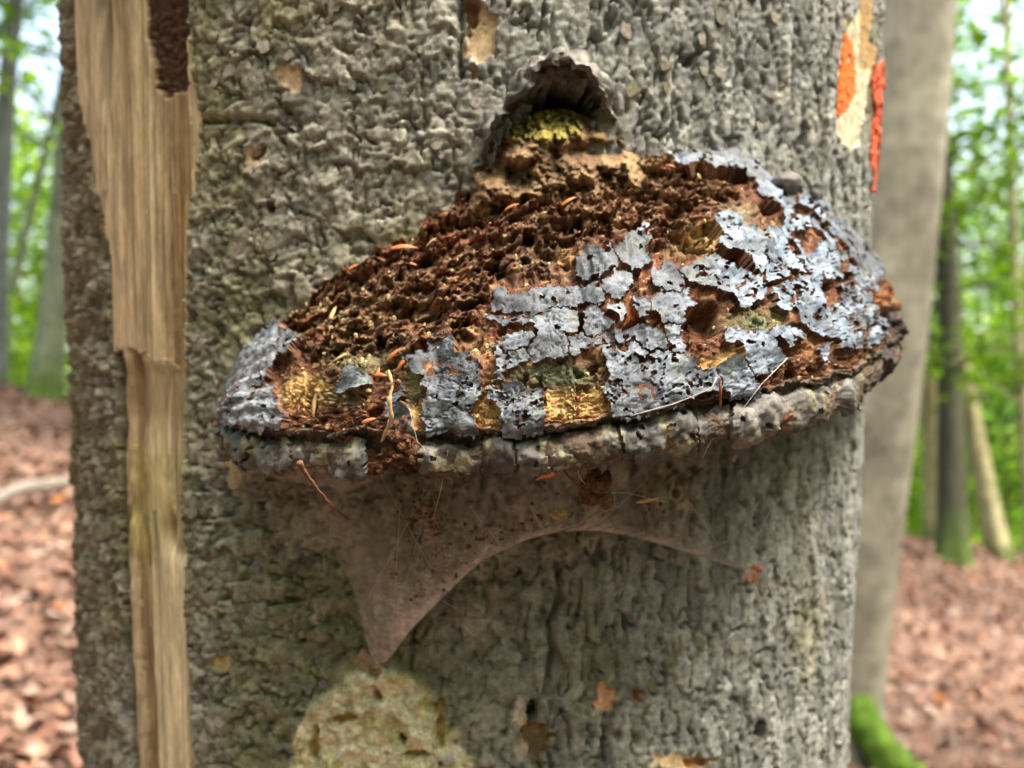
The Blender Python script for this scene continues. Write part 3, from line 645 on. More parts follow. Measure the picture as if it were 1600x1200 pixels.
for (cx, cy, rx, ry) in win:
    b_ = blob(X, Y, cx, cy, rx * 1.1, ry * 1.1); blend((.50, .33, .13), sstep(.25, .55, b_) * (.75 + .4 * n1)); blend((.34, .13, .05), sstep(.3, .6, b_) * sstep(cy + ry * .1, cy + ry, Y + 8 * n1) * .85)
for cx, cy, rx, ry, c, w_ in [(870,582,75,24,(.105,.125,.075),.9),(560,562,60,26,(.115,.125,.065),.6),(530,612,40,16,(.12,.14,.06),.6),(1185,500,46,20,(.13,.15,.085),.9),(642,590,13,34,(.15,.18,.08),.8),(1155,330,26,22,(.20,.20,.14),.8),
                          (1150,562,34,14,(.44,.31,.12),.85),(1100,570,18,12,(.40,.20,.07),.8),(740,560,30,30,(.34,.17,.08),.6),(985,395,22,16,(.30,.17,.08),.5),(1095,370,34,18,(.50,.37,.19),.8),(1385,462,40,22,(.30,.13,.055),.9),(1395,510,40,25,(.045,.036,.04),.95),
                          (985,490,14,12,(.36,.13,.045),.9),(890,395,26,14,(.33,.20,.09),.6),(770,540,40,12,(.26,.24,.12),.5),(1260,540,70,16,(.26,.14,.07),.6),(700,360,60,20,(.22,.085,.045),.6),(1210,280,14,14,(.32,.12,.05),.7)]:
    blend(c, blob(X, Y, cx, cy, rx, ry) * w_ * (1 + .5 * n2) * 1.25)
blend((.105, .095, .080), np.where(lowr, .75, 0) * (1 - gapb)); blend((.16, .10, .06), np.where(SI >= NS + 70, .7, 0))
fbase = to_world(np.array([trunk_pt(np.array(0.05), np.array(0.02))]))[0]
fung = empty('bracket_fungus', fbase, 'large hoof shaped bracket fungus with peeling blue grey crust on the dead trunk', 'fungus')
Dr = Nn * (1 - .75 * rot[..., None]) + oh[:, None, :] * (.85 * rot[..., None]); Dr /= np.linalg.norm(Dr, axis=-1, keepdims=True) + 1e-9
Fl = S + Dr * hf[..., None]
ok = np.ones((NT - 1, NS_all - 1), bool)
shell('flesh', Fl, None, ok, M_flesh, fung, fbase, {'col': np.clip(fc, .005, .8)}, flip=True)
# crust plates: each its own piece
ridge = np.sin(SI / 6.2 + 2.2 * fbm(S * 40, 311, 3) + 3 * n1 * .4)
edge = sstep(.35, .95, sm)
hp = 0.0010 + 0.00075 * ridge * topside + 0.0005 * n1 + 0.00022 * n3 + 0.0016 * fbm(S * 70, 321, 2) + 0.0006 * (1 - edge)
hp = hp + 0.0014 * (cid - .5)
finec = worley(TT * 70 + .6 * n1, SI / 9.0 + .6 * n2, 331); hp = hp - 0.0009 * sstep(.09, .02, finec[1] - finec[0]) * (finec[2] > .35)
pc_ = np.array([.195, .215, .245]) * np.ones(X.shape)[..., None]
def pblend(c, m):
    global pc_
    m = np.clip(m, 0, 1)[..., None]; pc_ = pc_ * (1 - m) + np.array(c) * m
pblend((.15, .155, .17), sstep(-.1, .5, fbm(S * 55, 341, 4)) * .8)
pblend((.31, .345, .39), sstep(-.05, .45, fbm(S * 60, 342, 4)) * .8)
pblend((.40, .50, .62), blob(X, Y, 1260, 430, 160, 170) * .85)  # bluish sky sheen of the right side painted into the crust colour
pblend((.085, .085, .09), sstep(.1, .5, fbm(S * 28, 348, 3)) * .45)
pblend((.22, .215, .24), blob(X, Y, 1345, 410, 40, 60) * .8)
pblend((.24, .27, .20), sstep(.2, .5, fbm(S * 110, 343, 4)) * .55)
pblend((.10, .10, .11), sstep(.25, .55, fbm(S * 200, 344, 4)) * .6)
pblend((.50, .51, .52), blob(X, Y, 395, 590, 70, 90) * .85)
pc_ = pc_ * np.array([.56, .60, .69]) * (0.75 + .5 * cid)[..., None] * (1 + .14 * ridge * topside)[..., None]
rimc = (plate >= 100)
rc = np.array([.105, .104, .106]) * ((.6 + .9 * ((plate * .381) % 1)) * (1 + .6 * fbm(S * 140, 345, 4)))[..., None]
yel = (sstep(.05, .4, fbm(S * 60 + 2, 346, 3)) * .8)[..., None]; rc = rc * (1 - yel) + np.array([.24, .22, .14]) * yel
pc_ = np.where(rimc[..., None], rc, pc_); pc_ = np.clip(pc_, .01, .8)
hp = np.where(rimc, .0004 + .0012 * n1 + .0005 * n3 + .0034 * fbm(S * 60, 347, 3) + .0030 * ((plate * .618) % 1 - .5), hp)
Pp = S + Nn * hp[..., None]; Pb = S - Nn * .0062
def islands(m):
    if m.sum() < 28: return
    i0, i1 = np.where(m.any(1))[0][[0, -1]]; j0, j1 = np.where(m.any(0))[0][[0, -1]]
    sub = m[i0:i1 + 1, j0:j1 + 1]; lab = np.where(sub, np.arange(1, sub.size + 1).reshape(sub.shape), 0)
    while True:
        p_ = np.pad(lab, 1); n_ = np.maximum.reduce([p_[1:-1, 1:-1], p_[:-2, 1:-1], p_[2:, 1:-1], p_[1:-1, :-2], p_[1:-1, 2:]]); n_[~sub] = 0
        if (n_ == lab).all(): break
        lab = n_
    for v_ in np.unique(lab[sub]):
        k_ = lab == v_
        if k_.sum() < 40: continue
        full = np.zeros(m.shape, bool); full[i0:i1 + 1, j0:j1 + 1] = k_; yield full
for pid in np.unique(plate):
    if pid == 0: continue
    m = plate == pid; mc = m[:-1, :-1] & m[1:, :-1] & m[:-1, 1:] & m[1:, 1:]
    # separate islands by the crack cells
    groups = np.round(np.where((cid > .74) | (stripe & (cid > .74)), cid, 0) * 1e6) if pid in (1, 4, 6, 7, 10, 11, 12, 21, 22, 24, 25, 27) else np.zeros(X.shape)
    for gv in np.unique(groups[:-1, :-1][mc]):
        for mk in islands(mc & (groups[:-1, :-1] == gv)):
            i0, i1 = np.where(mk.any(1))[0][[0, -1]]; j0, j1 = np.where(mk.any(0))[0][[0, -1]]
            sl = (slice(i0, i1 + 2), slice(j0, j1 + 2))
            shell('rim_block' if pid >= 100 else 'crust_plate', Pp[sl], Pb[sl], mk[i0:i1 + 1, j0:j1 + 1], M_crust, fung, fbase, {'col': pc_[sl]}, flip=True, wall=(np.clip(fc[sl] * .9 + .01, .01, .5) if pid < 100 else None))
Out = np.where((plate > 0)[..., None], Pp, Fl); OX, OY = proj(Out)
OXf = np.where(topside | lowr, OX, 1e6).ravel(); OYf = OY.ravel(); Of = Out.reshape(-1, 3); Nf = Nn.reshape(-1, 3)
def on_fungus(px, py):
    i = np.argmin((OXf - px) ** 2 + (OYf - py) ** 2); return Of[i], Nf[i]

for nm, mt_, cnt, sd in (('pale_crumbs', M_flake, 420, 1), ('rust_crumbs', M_red, 160, 2), ('dark_crumbs', M_crumb, 320, 3)):
    gg = np.random.default_rng(sd); cand = np.argwhere((plate == 0) & topside & (hf > -.012)); ps = []
    for i_, j_ in cand[gg.integers(0, len(cand), cnt)]:
        r_ = gg.uniform(.00030, .00085); e_ = gg.uniform(.6, 2.2, 3); V, f = lumpmesh(Fl[i_, j_] + Nn[i_, j_] * r_ * .4, r_ * e_, int(gg.integers(1, 99)), .6, 4); ps.append((V, f, []))
    V, fs = merge(ps); o = link(nm, mesh_np(nm, to_world(V) - fbase, fs, mt_, False), fung); o['kind'] = 'stuff'
# older bracket left above the hoof: an arched grey shell over a hollow, mossy rotten wood inside
def smoothpts(pts, n):
    pts = np.asarray(pts, float); t = np.linspace(0, 1, len(pts)); return np.stack([smooth_tab(t, pts[:, i], np.linspace(0, 1, n), .05) for i in range(pts.shape[1])], -1)
arch = smoothpts([(742, 268), (768, 218), (800, 166), (838, 122), (874, 104), (912, 124), (944, 156), (964, 192)], 70)
na, nb = 70, 40
Lp = np.empty((na, nb, 3)); nrm = np.empty((na, nb, 3))
for i, (ax_, ay_) in enumerate(arch):
    f_, z_, d_ = trunk_hit(ax_, ay_); c0 = at(ax_, ay_, d_)
    w_ = math.sin(math.pi * i / (na - 1)) ** .7
    lip = c0 + np.array([0, -.024 * w_ - .003, -.004 * w_])
    root = c0 + np.array([0, .01, .004 + .006 * w_]) + np.array([(ax_ - 866) / F * .06, 0, 0])
    for j in range(nb):
        v = j / (nb - 1); Lp[i, j] = root * (1 - v) + lip * v + np.array([0, 0, .004 * math.sin(math.pi * v) * w_])
d1 = np.gradient(Lp, axis=0); d2 = np.gradient(Lp, axis=1); nl_ = np.cross(d1, d2); nl_ /= np.linalg.norm(nl_, axis=-1, keepdims=True) + 1e-9
if nl_[na // 2, nb // 2, 2] < 0: nl_ = -nl_
Lp2 = Lp + nl_ * (0.0022 * fbm(Lp * 150, 401, 4) + .0075 * fbm(Lp * 55, 403, 3))[..., None]; Lp2[..., 1] += .014 * fbm(Lp * 70, 404, 3) * np.linspace(0, 1, nb)[None, :] ** 2
Lpb = Lp2 - nl_ * .003
lc = np.array([.155, .155, .15]) * (1 + .9 * fbm(Lp * 200, 402, 4))[..., None]
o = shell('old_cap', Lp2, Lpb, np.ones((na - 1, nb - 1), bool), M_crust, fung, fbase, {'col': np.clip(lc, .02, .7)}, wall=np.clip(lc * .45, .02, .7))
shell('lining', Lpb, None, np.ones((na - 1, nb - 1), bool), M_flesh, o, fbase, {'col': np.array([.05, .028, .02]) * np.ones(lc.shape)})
# rotten wood heap with moss between cap and hoof
hx, hy = np.meshgrid(np.linspace(680, 1040, 185), np.linspace(140, 380, 130), indexing='ij')
_, hz_, hd = trunk_hit(hx, hy)
topc = np.interp(hx, [680, 700, 725, 760, 800, 840, 880, 930, 985, 1040], [345, 320, 285, 235, 198, 176, 172, 190, 214, 262])
dep = sstep(-4, 70, hy - topc) * .036 * sstep(390, 300, hy)
Hp = np.stack([(hx - 800) / F * hd, hd, (600 - hy) / F * hd], -1)
hn = fbm(Hp * 110, 411, 4); hfine = fbm(Hp * 420, 412, 3)
dark = np.exp(-(((hx - 930) / 60) ** 2 + ((hy - 236) / 13) ** 2)) + np.exp(-(((hx - 790) / 34) ** 2 + ((hy - 268) / 18) ** 2)) + np.exp(-(((hx - 722) / 18) ** 2 + ((hy - 310) / 16) ** 2))
dp = dep + .010 * hn * (dep > .004) + .0035 * hfine - .026 * np.clip(dark, 0, 1)
Hp2 = Hp * ((hd - dp) / hd)[..., None]
hc = np.array([.13, .08, .045]) * (1 + .5 * hfine)[..., None]; yv = sstep(-.1, .4, hn)[..., None]; hc = hc * (1 - .55 * yv) + np.array([.34, .24, .13]) * .55 * yv
hc = np.clip(hc, .02, .7)
hmask = (hy > topc - 4)[:-1, :-1]
heap = shell('rotten_wood', Hp2, None, hmask, M_flesh, fung, fbase, {'col': hc}, flip=True)
mm = (np.exp(-(((hx - 845) / 58) ** 2 + ((hy - 196) / 24) ** 2)) + .5 * hn + .3 * hfine) > .50
Mo = Hp * ((hd - dp - .0035 - .003 * hfine - .0015 * hn) / hd)[..., None]
mcol = np.array([.17, .155, .04]) * (1 + .6 * hfine)[..., None] + np.array([.10, .05, .0]) * hn[..., None]
shell('moss', Mo, Hp2, mm[:-1, :-1] & hmask, M_moss, heap, fbase, {'col': np.clip(mcol, .01, .6)}, flip=True)
# small round lump growing in the broken shoulder
cb, nbv = on_fungus(1222, 312)
V, f = lumpmesh(at(1229, 288, cb[1] - .008), (.0078, .007, .0062), 5, .22, 20)
for px_, py_, r_, sd in ((1388, 512, .009, 8), (1374, 566, .008, 9)):
    cc_, nn_ = on_fungus(px_, py_); Vt, ft = lumpmesh(at(px_, py_, cc_[1]), (r_, r_ * 1.2, r_ * 1.1), sd, .45, 26); Vt = Vt + (.0016 * fbm(Vt * 300, sd, 3))[:, None]; link('tip_lump', mesh_np('tip_lump', to_world(Vt) - fbase, [ft], M_tip), fung)
link('round_lump', mesh_np('round_lump', to_world(V) - fbase, [f], M_ball), fung)

# ------------------------------------------------------------------ spider web under the hoof
M_web, nt, p, L = mat_new('spider_silk'); nt.nodes.remove(p)
aa = nt.nodes.new('ShaderNodeAttribute'); aa.attribute_name = 'dens'
nz = noise_node(nt, 60, 6, 0.7, (1, 1, .5)); nz2 = noise_node(nt, 260, 6, 0.75)
mr = nt.nodes.new('ShaderNodeMapRange'); mr.inputs[1].default_value = .3; mr.inputs[2].default_value = .7; mr.inputs[3].default_value = .30; mr.inputs[4].default_value = 1.35
L.new(nz.outputs[0], mr.inputs[0])
mul = nt.nodes.new('ShaderNodeMath'); mul.operation = 'MULTIPLY'; mul.use_clamp = True
L.new(aa.outputs['Fac'], mul.inputs[0]); L.new(mr.outputs[0], mul.inputs[1])
dif = nt.nodes.new('ShaderNodeBsdfDiffuse'); tra = nt.nodes.new('ShaderNodeBsdfTranslucent'); trp = nt.nodes.new('ShaderNodeBsdfTransparent')
rr = nt.nodes.new('ShaderNodeValToRGB'); rr.color_ramp.elements[0].position = .38; rr.color_ramp.elements[1].position = .62
rr.color_ramp.elements[0].color = (.40, .37, .37, 1); rr.color_ramp.elements[1].color = (.85, .83, .85, 1); L.new(nz2.outputs[0], rr.inputs[0])
L.new(rr.outputs[0], dif.inputs[0]); L.new(rr.outputs[0], tra.inputs[0])
m1 = nt.nodes.new('ShaderNodeMixShader'); m1.inputs[0].default_value = .25; L.new(dif.outputs[0], m1.inputs[1]); L.new(tra.outputs[0], m1.inputs[2])
m2 = nt.nodes.new('ShaderNodeMixShader'); L.new(mul.outputs[0], m2.inputs[0]); L.new(trp.outputs[0], m2.inputs[1]); L.new(m1.outputs[0], m2.inputs[2])
L.new(m2.outputs[0], nt.nodes['Material Output'].inputs[0])
wbase = to_world(np.array([at(590, 1030, .50)]))[0]
web = empty('spider_web', wbase, 'dusty grey brown funnel web slung under the bracket fungus', 'spider web')
def web_sheet(name, U, Lw, n, m, sag, dens_fn, seed):
    U = smoothpts(U, n); Lw = smoothpts(Lw, n); G = np.empty((n, m, 3)); dn = np.empty((n, m))
    for j in range(m):
        v = j / (m - 1)
        q = U * (1 - v) + Lw * v; q[:, 1] += sag(v)                    # px, py, depth
        G[:, j] = np.stack([(q[:, 0] - 800) / F * q[:, 2], q[:, 2] + 0 * v, (600 - q[:, 1]) / F * q[:, 2]], -1)
        uu_ = np.linspace(0, 1, n); dn[:, j] = dens_fn(uu_, v) * (.62 + .62 * ridged(np.stack([uu_ * 16 + .6 * v, 0 * uu_ + v * 1.6, 0 * uu_], -1), seed + 3, 3) ** 3)
    G[..., 1] += .004 * fbm(G * 40, seed, 3) * np.sin(math.pi * np.linspace(0, 1, m))[None, :]
    return shell(name, G, None, np.ones((n - 1, m - 1), bool), M_web, web, wbase, {'dens': np.clip(dn, 0, 1)})
def td(px, py, off=0.004): return float(trunk_hit(px, py)[2]) - off
Lo = [(392, 742), (430, 790), (498, 838), (550, 905), (582, 1040), (604, 1036), (640, 985), (690, 935), (745, 880), (830, 838), (920, 826), (1005, 842), (1090, 868), (1190, 898)]
Loff = [.004, .006, .010, .010, .006, .008, .022, .032, .038, .040, .034, .022, .012, .003]
Up = [(388, 712, .475), (430, 705, .455), (480, 700, .445), (520, 698, .44), (560, 697, .435), (600, 696, .43), (660, 695, .425), (720, 694, .42), (790, 692, .42), (860, 690, .42), (930, 690, .42), (990, 700, .425), (1050, 740, .45), (1180, 880, .49)]
Lw = [(x, y, td(x, y, o_)) for (x, y), o_ in zip(Lo, Loff)]
def dfun(u, v):
    tip = np.exp(-((u - .42) / .22) ** 2); edge = np.exp(-((1 - v) / .10) ** 2) * .35
    return (.02 + 1.15 * v ** 2.0 * tip + .30 * v * v * (1 - tip) + edge * 1.5 * sstep(.32, .5, u)) * sstep(.12, .34, u) + .015
web_sheet('funnel_sheet', Up, Lw, 130, 60, lambda v: 10 * math.sin(math.pi * v), dfun, 501)
# second sheet: the back wall of the funnel, against the bark
Lo2 = [(430, 870), (480, 858), (540, 850), (575, 900), (590, 990), (600, 1030)]
Up2 = [(420, 760), (470, 740), (530, 735), (600, 740), (660, 745), (700, 760)]
web_sheet('back_sheet', [(x, y, td(x, y, .018)) for x, y in Up2], [(x, y, td(x, y, .003)) for x, y in Lo2], 60, 40, lambda v: 0, lambda u, v: .04 + .55 * v ** 2 * sstep(0, .2, u), 502)
web_sheet('fold', [(388, 708, .462), (440, 706, .45), (500, 704, .44), (575, 702, .435)], [(405, 738, .468), (455, 752, .455), (530, 768, .445), (572, 722, .437)], 40, 20, lambda v: 0, lambda u, v: .12 + .22 * v + 0 * u, 503)
web_sheet('fold', [(850, 700, .425), (900, 697, .42), (960, 695, .42)], [(860, 800, .445), (905, 790, .44), (990, 770, .44)], 30, 20, lambda v: 0, lambda u, v: .22 - .15 * v + 0 * u, 504)
# crumbs caught in the silk
parts = []
for k in range(150):
    i = rng.integers(0, 5)
    if i < 3: cx, cy, dd_ = rng.normal(665, 22), rng.normal(830, 45), .452
    else:
        u = rng.random(); cx = 640 + 400 * u; cy = np.interp(cx, [640, 690, 745, 830, 920, 1040], [975, 925, 868, 826, 808, 800]) - abs(rng.normal(0, 26)); dd_ = .448
    r_ = rng.uniform(.0003, .0008)
    V, f = lumpmesh(at(cx, cy, dd_ - .003), (r_ * rng.uniform(.8, 1.8), r_, r_ * rng.uniform(.8, 1.8)), k, .3, 5); parts.append((V, f, []))
V, fs = merge(parts); o = link('crumbs', mesh_np('crumbs', to_world(V) - wbase, fs, M_crumb, False), web); o['kind'] = 'stuff'
M_thread = mat_plain('silk_thread', (.62, .60, .58), (.45, .43, .41), 300, .5, 0)
gt = np.random.default_rng(5)
for k in range(22):
    u_ = gt.uniform(.25, .98); x0, y0 = np.interp(u_, np.linspace(0, 1, len(Lo)), [q_[0] for q_ in Lo]), np.interp(u_, np.linspace(0, 1, len(Lo)), [q_[1] for q_ in Lo]); d0 = np.interp(u_, np.linspace(0, 1, len(Lo)), [q_[2] for q_ in Lw])
    x1 = x0 + (gt.uniform(-120, 120) if u_ > .5 else gt.uniform(-40, 130)); y1 = gt.uniform(725, 800); d1_ = gt.uniform(.43, .45)
    if k % 3 == 0: x1, y1, d1_ = x0 + gt.uniform(20, 90), y0 + gt.uniform(-20, 30), d0 + .012
    V, q, t = tube(np.array([at(x0, y0, d0 - .001), at((x0 + x1) / 2, (y0 + y1) / 2 + 4, (d0 + d1_) / 2), at(x1, y1, d1_)]), .00009, 4); link('thread', mesh_np('thread', to_world(V) - wbase, [q, t], M_thread), web)
for pts, r_ in ([[(1120, 590, .372), (1112, 607, .372), (1085, 618, .374), (1050, 632, .376), (1020, 640, .377), (985, 650, .377)], .00022], [[(1230, 560, .395), (1190, 600, .39), (1160, 640, .388), (1110, 690, .40), (1098, 715, .43)], .00014],
                [[(700, 705, .39), (690, 760, .41), (672, 830, .45)], .00012], [[(640, 640, .385), (652, 690, .388), (700, 740, .40)], .00012], [[(900, 715, .385), (905, 745, .39), (925, 770, .40)], .00012], [[(925, 770, .40), (980, 770, .41), (1040, 785, .45)], .00012]):
    V, q, t = tube(np.array([at(*p_) for p_ in pts]), r_, 5); link('thread', mesh_np('thread', to_world(V) - wbase, [q, t], M_thread), web)

# ------------------------------------------------------------------ bud scales, twigs and flakes lying on and hanging from the hoof
def scale_mesh(name, mat, curve, wid, notch=0):
    n, m = 12, 5; V = []
    for i in range(n):
        u = i / (n - 1); w = wid * math.sin(math.pi * min(1, (u * .92 + .08))) ** .75 * (1 - .25 * u)
        for j in range(m):
            v = j / (m - 1) * 2 - 1; V.append((u - .5, v * w, curve * (1 - (2 * u - 1) ** 2) * .5 + .35 * w * (1 - v * v) * 1.2))
    top = np.array(V); bot = top - np.array([0, 0, .035]); N = n * m
    q = []
    for i in range(n - 1):
        for j in range(m - 1):
            a = i * m + j; q += [(a, a + 1, a + m + 1, a + m)[::-1], (a + N, a + N + 1, a + N + m + 1, a + N + m)]
    rim = [(0, j) for j in range(m)] + [(i, m - 1) for i in range(1, n)] + [(n - 1, j) for j in range(m - 2, -1, -1)] + [(i, 0) for i in range(n - 2, 0, -1)]
    r_ = [a * m + b for a, b in rim]
    for a, b in zip(r_, r_[1:] + r_[:1]): q.append((a, b, b + N, a + N))
    return mesh_np(name, np.concatenate([top, bot]), [np.array(q)], mat)
SC = {'o': scale_mesh('bud_scale', M_scale, .18, .17), 's': scale_mesh('bud_scale', M_straw, .12, .12), 'r': scale_mesh('bud_scale', M_red, .25, .2)}
def place(name, me, px, py, ang, Lpx, label, cat, group=None, lift=.0008, tilt=0.0):
    c, n_ = on_fungus(px, py); d = at(px + 30 * math.cos(R_(ang)), py - 30 * math.sin(R_(ang)), c[1]) - at(px, py, c[1])
    d = d / np.linalg.norm(d); n_ = n_ / np.linalg.norm(n_); d = d - n_ * d.dot(n_) * .8; d += n_ * tilt; d /= np.linalg.norm(d)
    y_ = np.cross(n_, d); y_ /= np.linalg.norm(y_); zz = np.cross(d, y_); Ls = Lpx / F * c[1]
    o = bpy.data.objects.new(name, me); COLL.objects.link(o)
    from mathutils import Matrix
    ax = [to_world(v_ + 0) - np.array([0, 0, CAMZ]) for v_ in (d, y_, zz)]; w_ = to_world(c + n_ * lift)
    o.matrix_world = Matrix(((ax[0][0] * Ls, ax[1][0] * Ls, ax[2][0] * Ls, w_[0]), (ax[0][1] * Ls, ax[1][1] * Ls, ax[2][1] * Ls, w_[1]), (ax[0][2] * Ls, ax[1][2] * Ls, ax[2][2] * Ls, w_[2]), (0, 0, 0, 1)))
    return tag(o, label, cat, group)
G1, G2, G3 = 'orange bud scales on the fungus', 'straw bud scales on the fungus', 'dark red bud scales on the fungus'
L1, L2, L3 = 'small orange brown bud scale lying on the rotten fungus flesh', 'slender straw coloured bud scale lying on the fungus', 'dark red bud scale lying on the fungus'
for a in [(552, 421, 42, 24), (632, 391, 12, 44), (618, 397, -30, 22), (641, 414, -20, 22), (617, 556, 38, 30), (631, 570, 55, 28), (590, 585, 100, 26), (597, 588, -15, 26), (577, 658, 20, 24), (862, 310, 80, 18), (888, 318, 40, 30), (700, 338, -30, 28), (800, 326, 20, 26),
          (485, 500, 60, 16), (930, 232, 20, 22), (1047, 262, -20, 18), (760, 330, 170, 20), (850, 445, 30, 18)]:
    place('bud_scale', SC['o'], *a, L1, 'bud scale', G1)
for a in [(495, 633, -82, 46), (520, 497, -84, 40), (613, 592, -60, 30), (996, 225, 80, 30), (536, 560, 10, 30), (676, 380, 30, 22)]:
    place('bud_scale', SC['s'], *a, L2, 'bud scale', G2)
for a in [(340, 601, 10, 30), (495, 668, 15, 28), (598, 410, 160, 22), (575, 662, 30, 22), (540, 678, -40, 26), (548, 688, 20, 24), (470, 640, -60, 24)]:
    place('bud_scale', SC['r'], *a, L3, 'bud scale', G3, tilt=.25)
def single(name, pts, rad, mat, label, cat, n=6):
    P = np.array([at(*p_) for p_ in pts]); P = smoothpts(P, len(pts) * 5)
    P[1:-1] += rng.normal(0, np.max(rad) * .13, P[1:-1].shape); rd = np.interp(np.linspace(0, 1, len(P)), np.linspace(0, 1, len(rad)), rad) * (1 + .2 * rng.standard_normal(len(P)) * .6)
    V, q, t = tube(P, rd, n); V = to_world(V); b = V.mean(0)
    return tag(link(name, mesh_np(name, V - b, [q, t], mat), None, b), label, cat)
single('twig', [(468, 722, .398), (480, 745, .402), (500, 770, .408), (518, 790, .415), (545, 812, .43)], [.0013, .0008, .0007, .0006, .0004], M_twig, 'short red brown twig dangling under the left side of the fungus', 'twig')
single('twig', [(838, 750, .382), (862, 740, .383), (880, 727, .385), (905, 708, .388)], [.0003, .0016, .0008, .0004], M_scale, 'curled orange bud scale on a stalk hanging below the fungus rim', 'twig')
single('twig', [(880, 735, .386), (895, 752, .39), (912, 768, .395)], [.0005, .0006, .0004], M_twig, 'thin dark twig hanging beside the curled orange bud scale', 'twig')
single('twig', [(1124, 590, .373), (1126, 610, .372), (1125, 640, .374)], [.0004, .0006, .0004], M_red, 'fine reddish stalk sticking up at the fungus rim', 'twig')
single('wood_sliver', [(1200, 672, .415), (1218, 660, .412), (1240, 648, .41)], [.0010, .0026, .0006], M_red, 'rust red wood sliver hanging below the right rim', 'sliver')
single('wood_sliver', [(995, 786, .425), (1012, 781, .425), (1029, 778, .425)], [.0006, .0012, .0004], M_straw, 'pale wood sliver caught in the web', 'sliver')
single('dry_petiole', [(596, 690, .40), (612, 655, .388), (608, 625, .386), (614, 600, .387)], [.0005, .0009, .0009, .0005], M_straw, 'pale bent leaf stalk standing against the fungus rim', 'leaf stalk')
def lumpthing(name, px, py, d, r, mat, label, cat, seed, amp=.5, n=16, crumbs=0):
    b = to_world(np.array([at(px, py, d)]))[0]
    if crumbs:
        g_ = np.random.default_rng(seed); ps = []
        for k_ in range(crumbs):
            c_ = g_.normal(0, .5, 3) * np.array(r); q_ = np.mean(r) * g_.uniform(.16, .42); V, f = lumpmesh(c_, (q_ * g_.uniform(.6, 1.7), q_, q_ * g_.uniform(.6, 1.7)), seed + k_, .5, 7); ps.append((V, f, []))
        V, fs = merge(ps)
    else:
        V, f = lumpmesh((0, 0, 0), r, seed, amp, n); fs = [f]
    return tag(link(name, mesh_np(name, V, fs, mat, False), None, b), label, cat)
lumpthing('rot_clump', 930, 766, .40, (.0062, .005, .0058), M_crumb, 'hanging clump of rotten brown crumbs in the web', 'debris', 31, crumbs=60)
lumpthing('pale_flake', 874, 804, .432, (.0036, .0008, .0022), M_flake, 'pale yellow flake stuck on the web', 'flake', 32, .6)
lumpthing('insect_husk', 672, 812, .44, (.0026, .002, .0075), mat_plain('husk', (.34, .24, .17), (.16, .09, .06), 700, .8, .5), 'shrivelled brown husk hanging in the middle of the web', 'husk', 33, crumbs=40)
c = at(1178, 898, td(1178, 898)); lumpthing('rot_clump', 1176, 900, td(1178, 898) - .003, (.006, .003, .004), M_scale, 'orange brown crumb where the web meets the right flank', 'debris', 34, crumbs=25)
lumpthing('rot_clump', 636, 690, .396, (.0045, .003, .007), M_crumb, 'brown crumbly clot sticking out of the rim groove', 'debris', 35, crumbs=70)

# ------------------------------------------------------------------ stick on the slope, trees and bushes behind
def wpt(px, d):
    P = to_world(np.array([at(px, 600, d)]))[0]; x, y = P[0], P[1]; return np.array([x, y, float(ground_z(np.array(x), np.array(y)))])
a0 = wpt(-60, 4.3); a1 = wpt(40, 4.9); a2 = wpt(150, 5.5)
V, q, t = tube(smoothpts([a0 + (0, 0, .05), a1 + (0, 0, .11), a2 + (0, 0, .12), a2 + (.5, .1, .06)], 24), np.linspace(.036, .02, 24) * (1 + .08 * rng.standard_normal(24)), 10)
tag(link('fallen_branch', mesh_np('fallen_branch', V - a0, [q, t], M_stick), None, a0), 'bleached fallen branch lying on the russet leaves', 'branch')
def trunk_mesh(path, rad, n, c, seed, moss=0.0, flare=None):
    m = len(path); path = np.asarray(path); V = []; th = np.linspace(0, 2 * math.pi, n + 1)[:-1]
    for i in range(m):
        rr_ = rad[i] * (1 + .05 * np.sin(3 * th + seed + i * .05) + .03 * np.sin(5 * th + 2 * seed))
        if flare is not None:
            rr_ = rr_ * (1 + flare * math.exp(-i / m * 14) * (1 + .8 * np.sin(4 * th + seed)))
        V.append(path[i] + np.stack([rr_ * np.cos(th), rr_ * np.sin(th), 0 * th], -1))
    V = np.concatenate(V); i, j = np.meshgrid(np.arange(m - 1), np.arange(n), indexing='ij')
    f = np.stack([i * n + j, i * n + (j + 1) % n, (i + 1) * n + (j + 1) % n, (i + 1) * n + j], -1).reshape(-1, 4)
    cl = np.array(c) * (1 + .45 * fbm(V * np.array([7, 7, 4]), int(seed) + 60, 4))[:, None]
    if moss > 0:
        h = (V[:, 2] - path[0][2]); mk = np.clip((1 - h / moss) * 1.6 + .5 * fbm(V * 5, 77, 3), 0, 1)[:, None]; cl = cl * (1 - mk) + np.array([.05, .085, .015]) * mk
    return V, f, np.clip(cl, .01, .7)
def leaves(centers, spread, count, size, seed):
    g = np.random.default_rng(seed); ci = g.integers(0, len(centers), count)
    C = np.asarray(centers)[ci] + g.normal(0, 1, (count, 3)) * np.asarray(spread) * np.array([1, 1, .55])
    a = g.normal(0, 1, (count, 3)); a[:, 2] *= .5; a /= np.linalg.norm(a, axis=1, keepdims=True)
    b = np.cross(a, g.normal(0, 1, (count, 3))); b /= np.linalg.norm(b, axis=1, keepdims=True)
    L_ = (size * (0.7 + .6 * g.random(count)))[:, None]
    V = np.stack([C - a * L_, C + b * L_ * .55, C + a * L_, C - b * L_ * .55], 1).reshape(-1, 3)
    f = np.arange(count * 4).reshape(-1, 4)
    tone = np.repeat(np.clip(.5 + .28 * g.normal(0, 1, len(centers))[ci] + .12 * g.normal(0, 1, count), 0, 1), 4)
    return V, f, tone
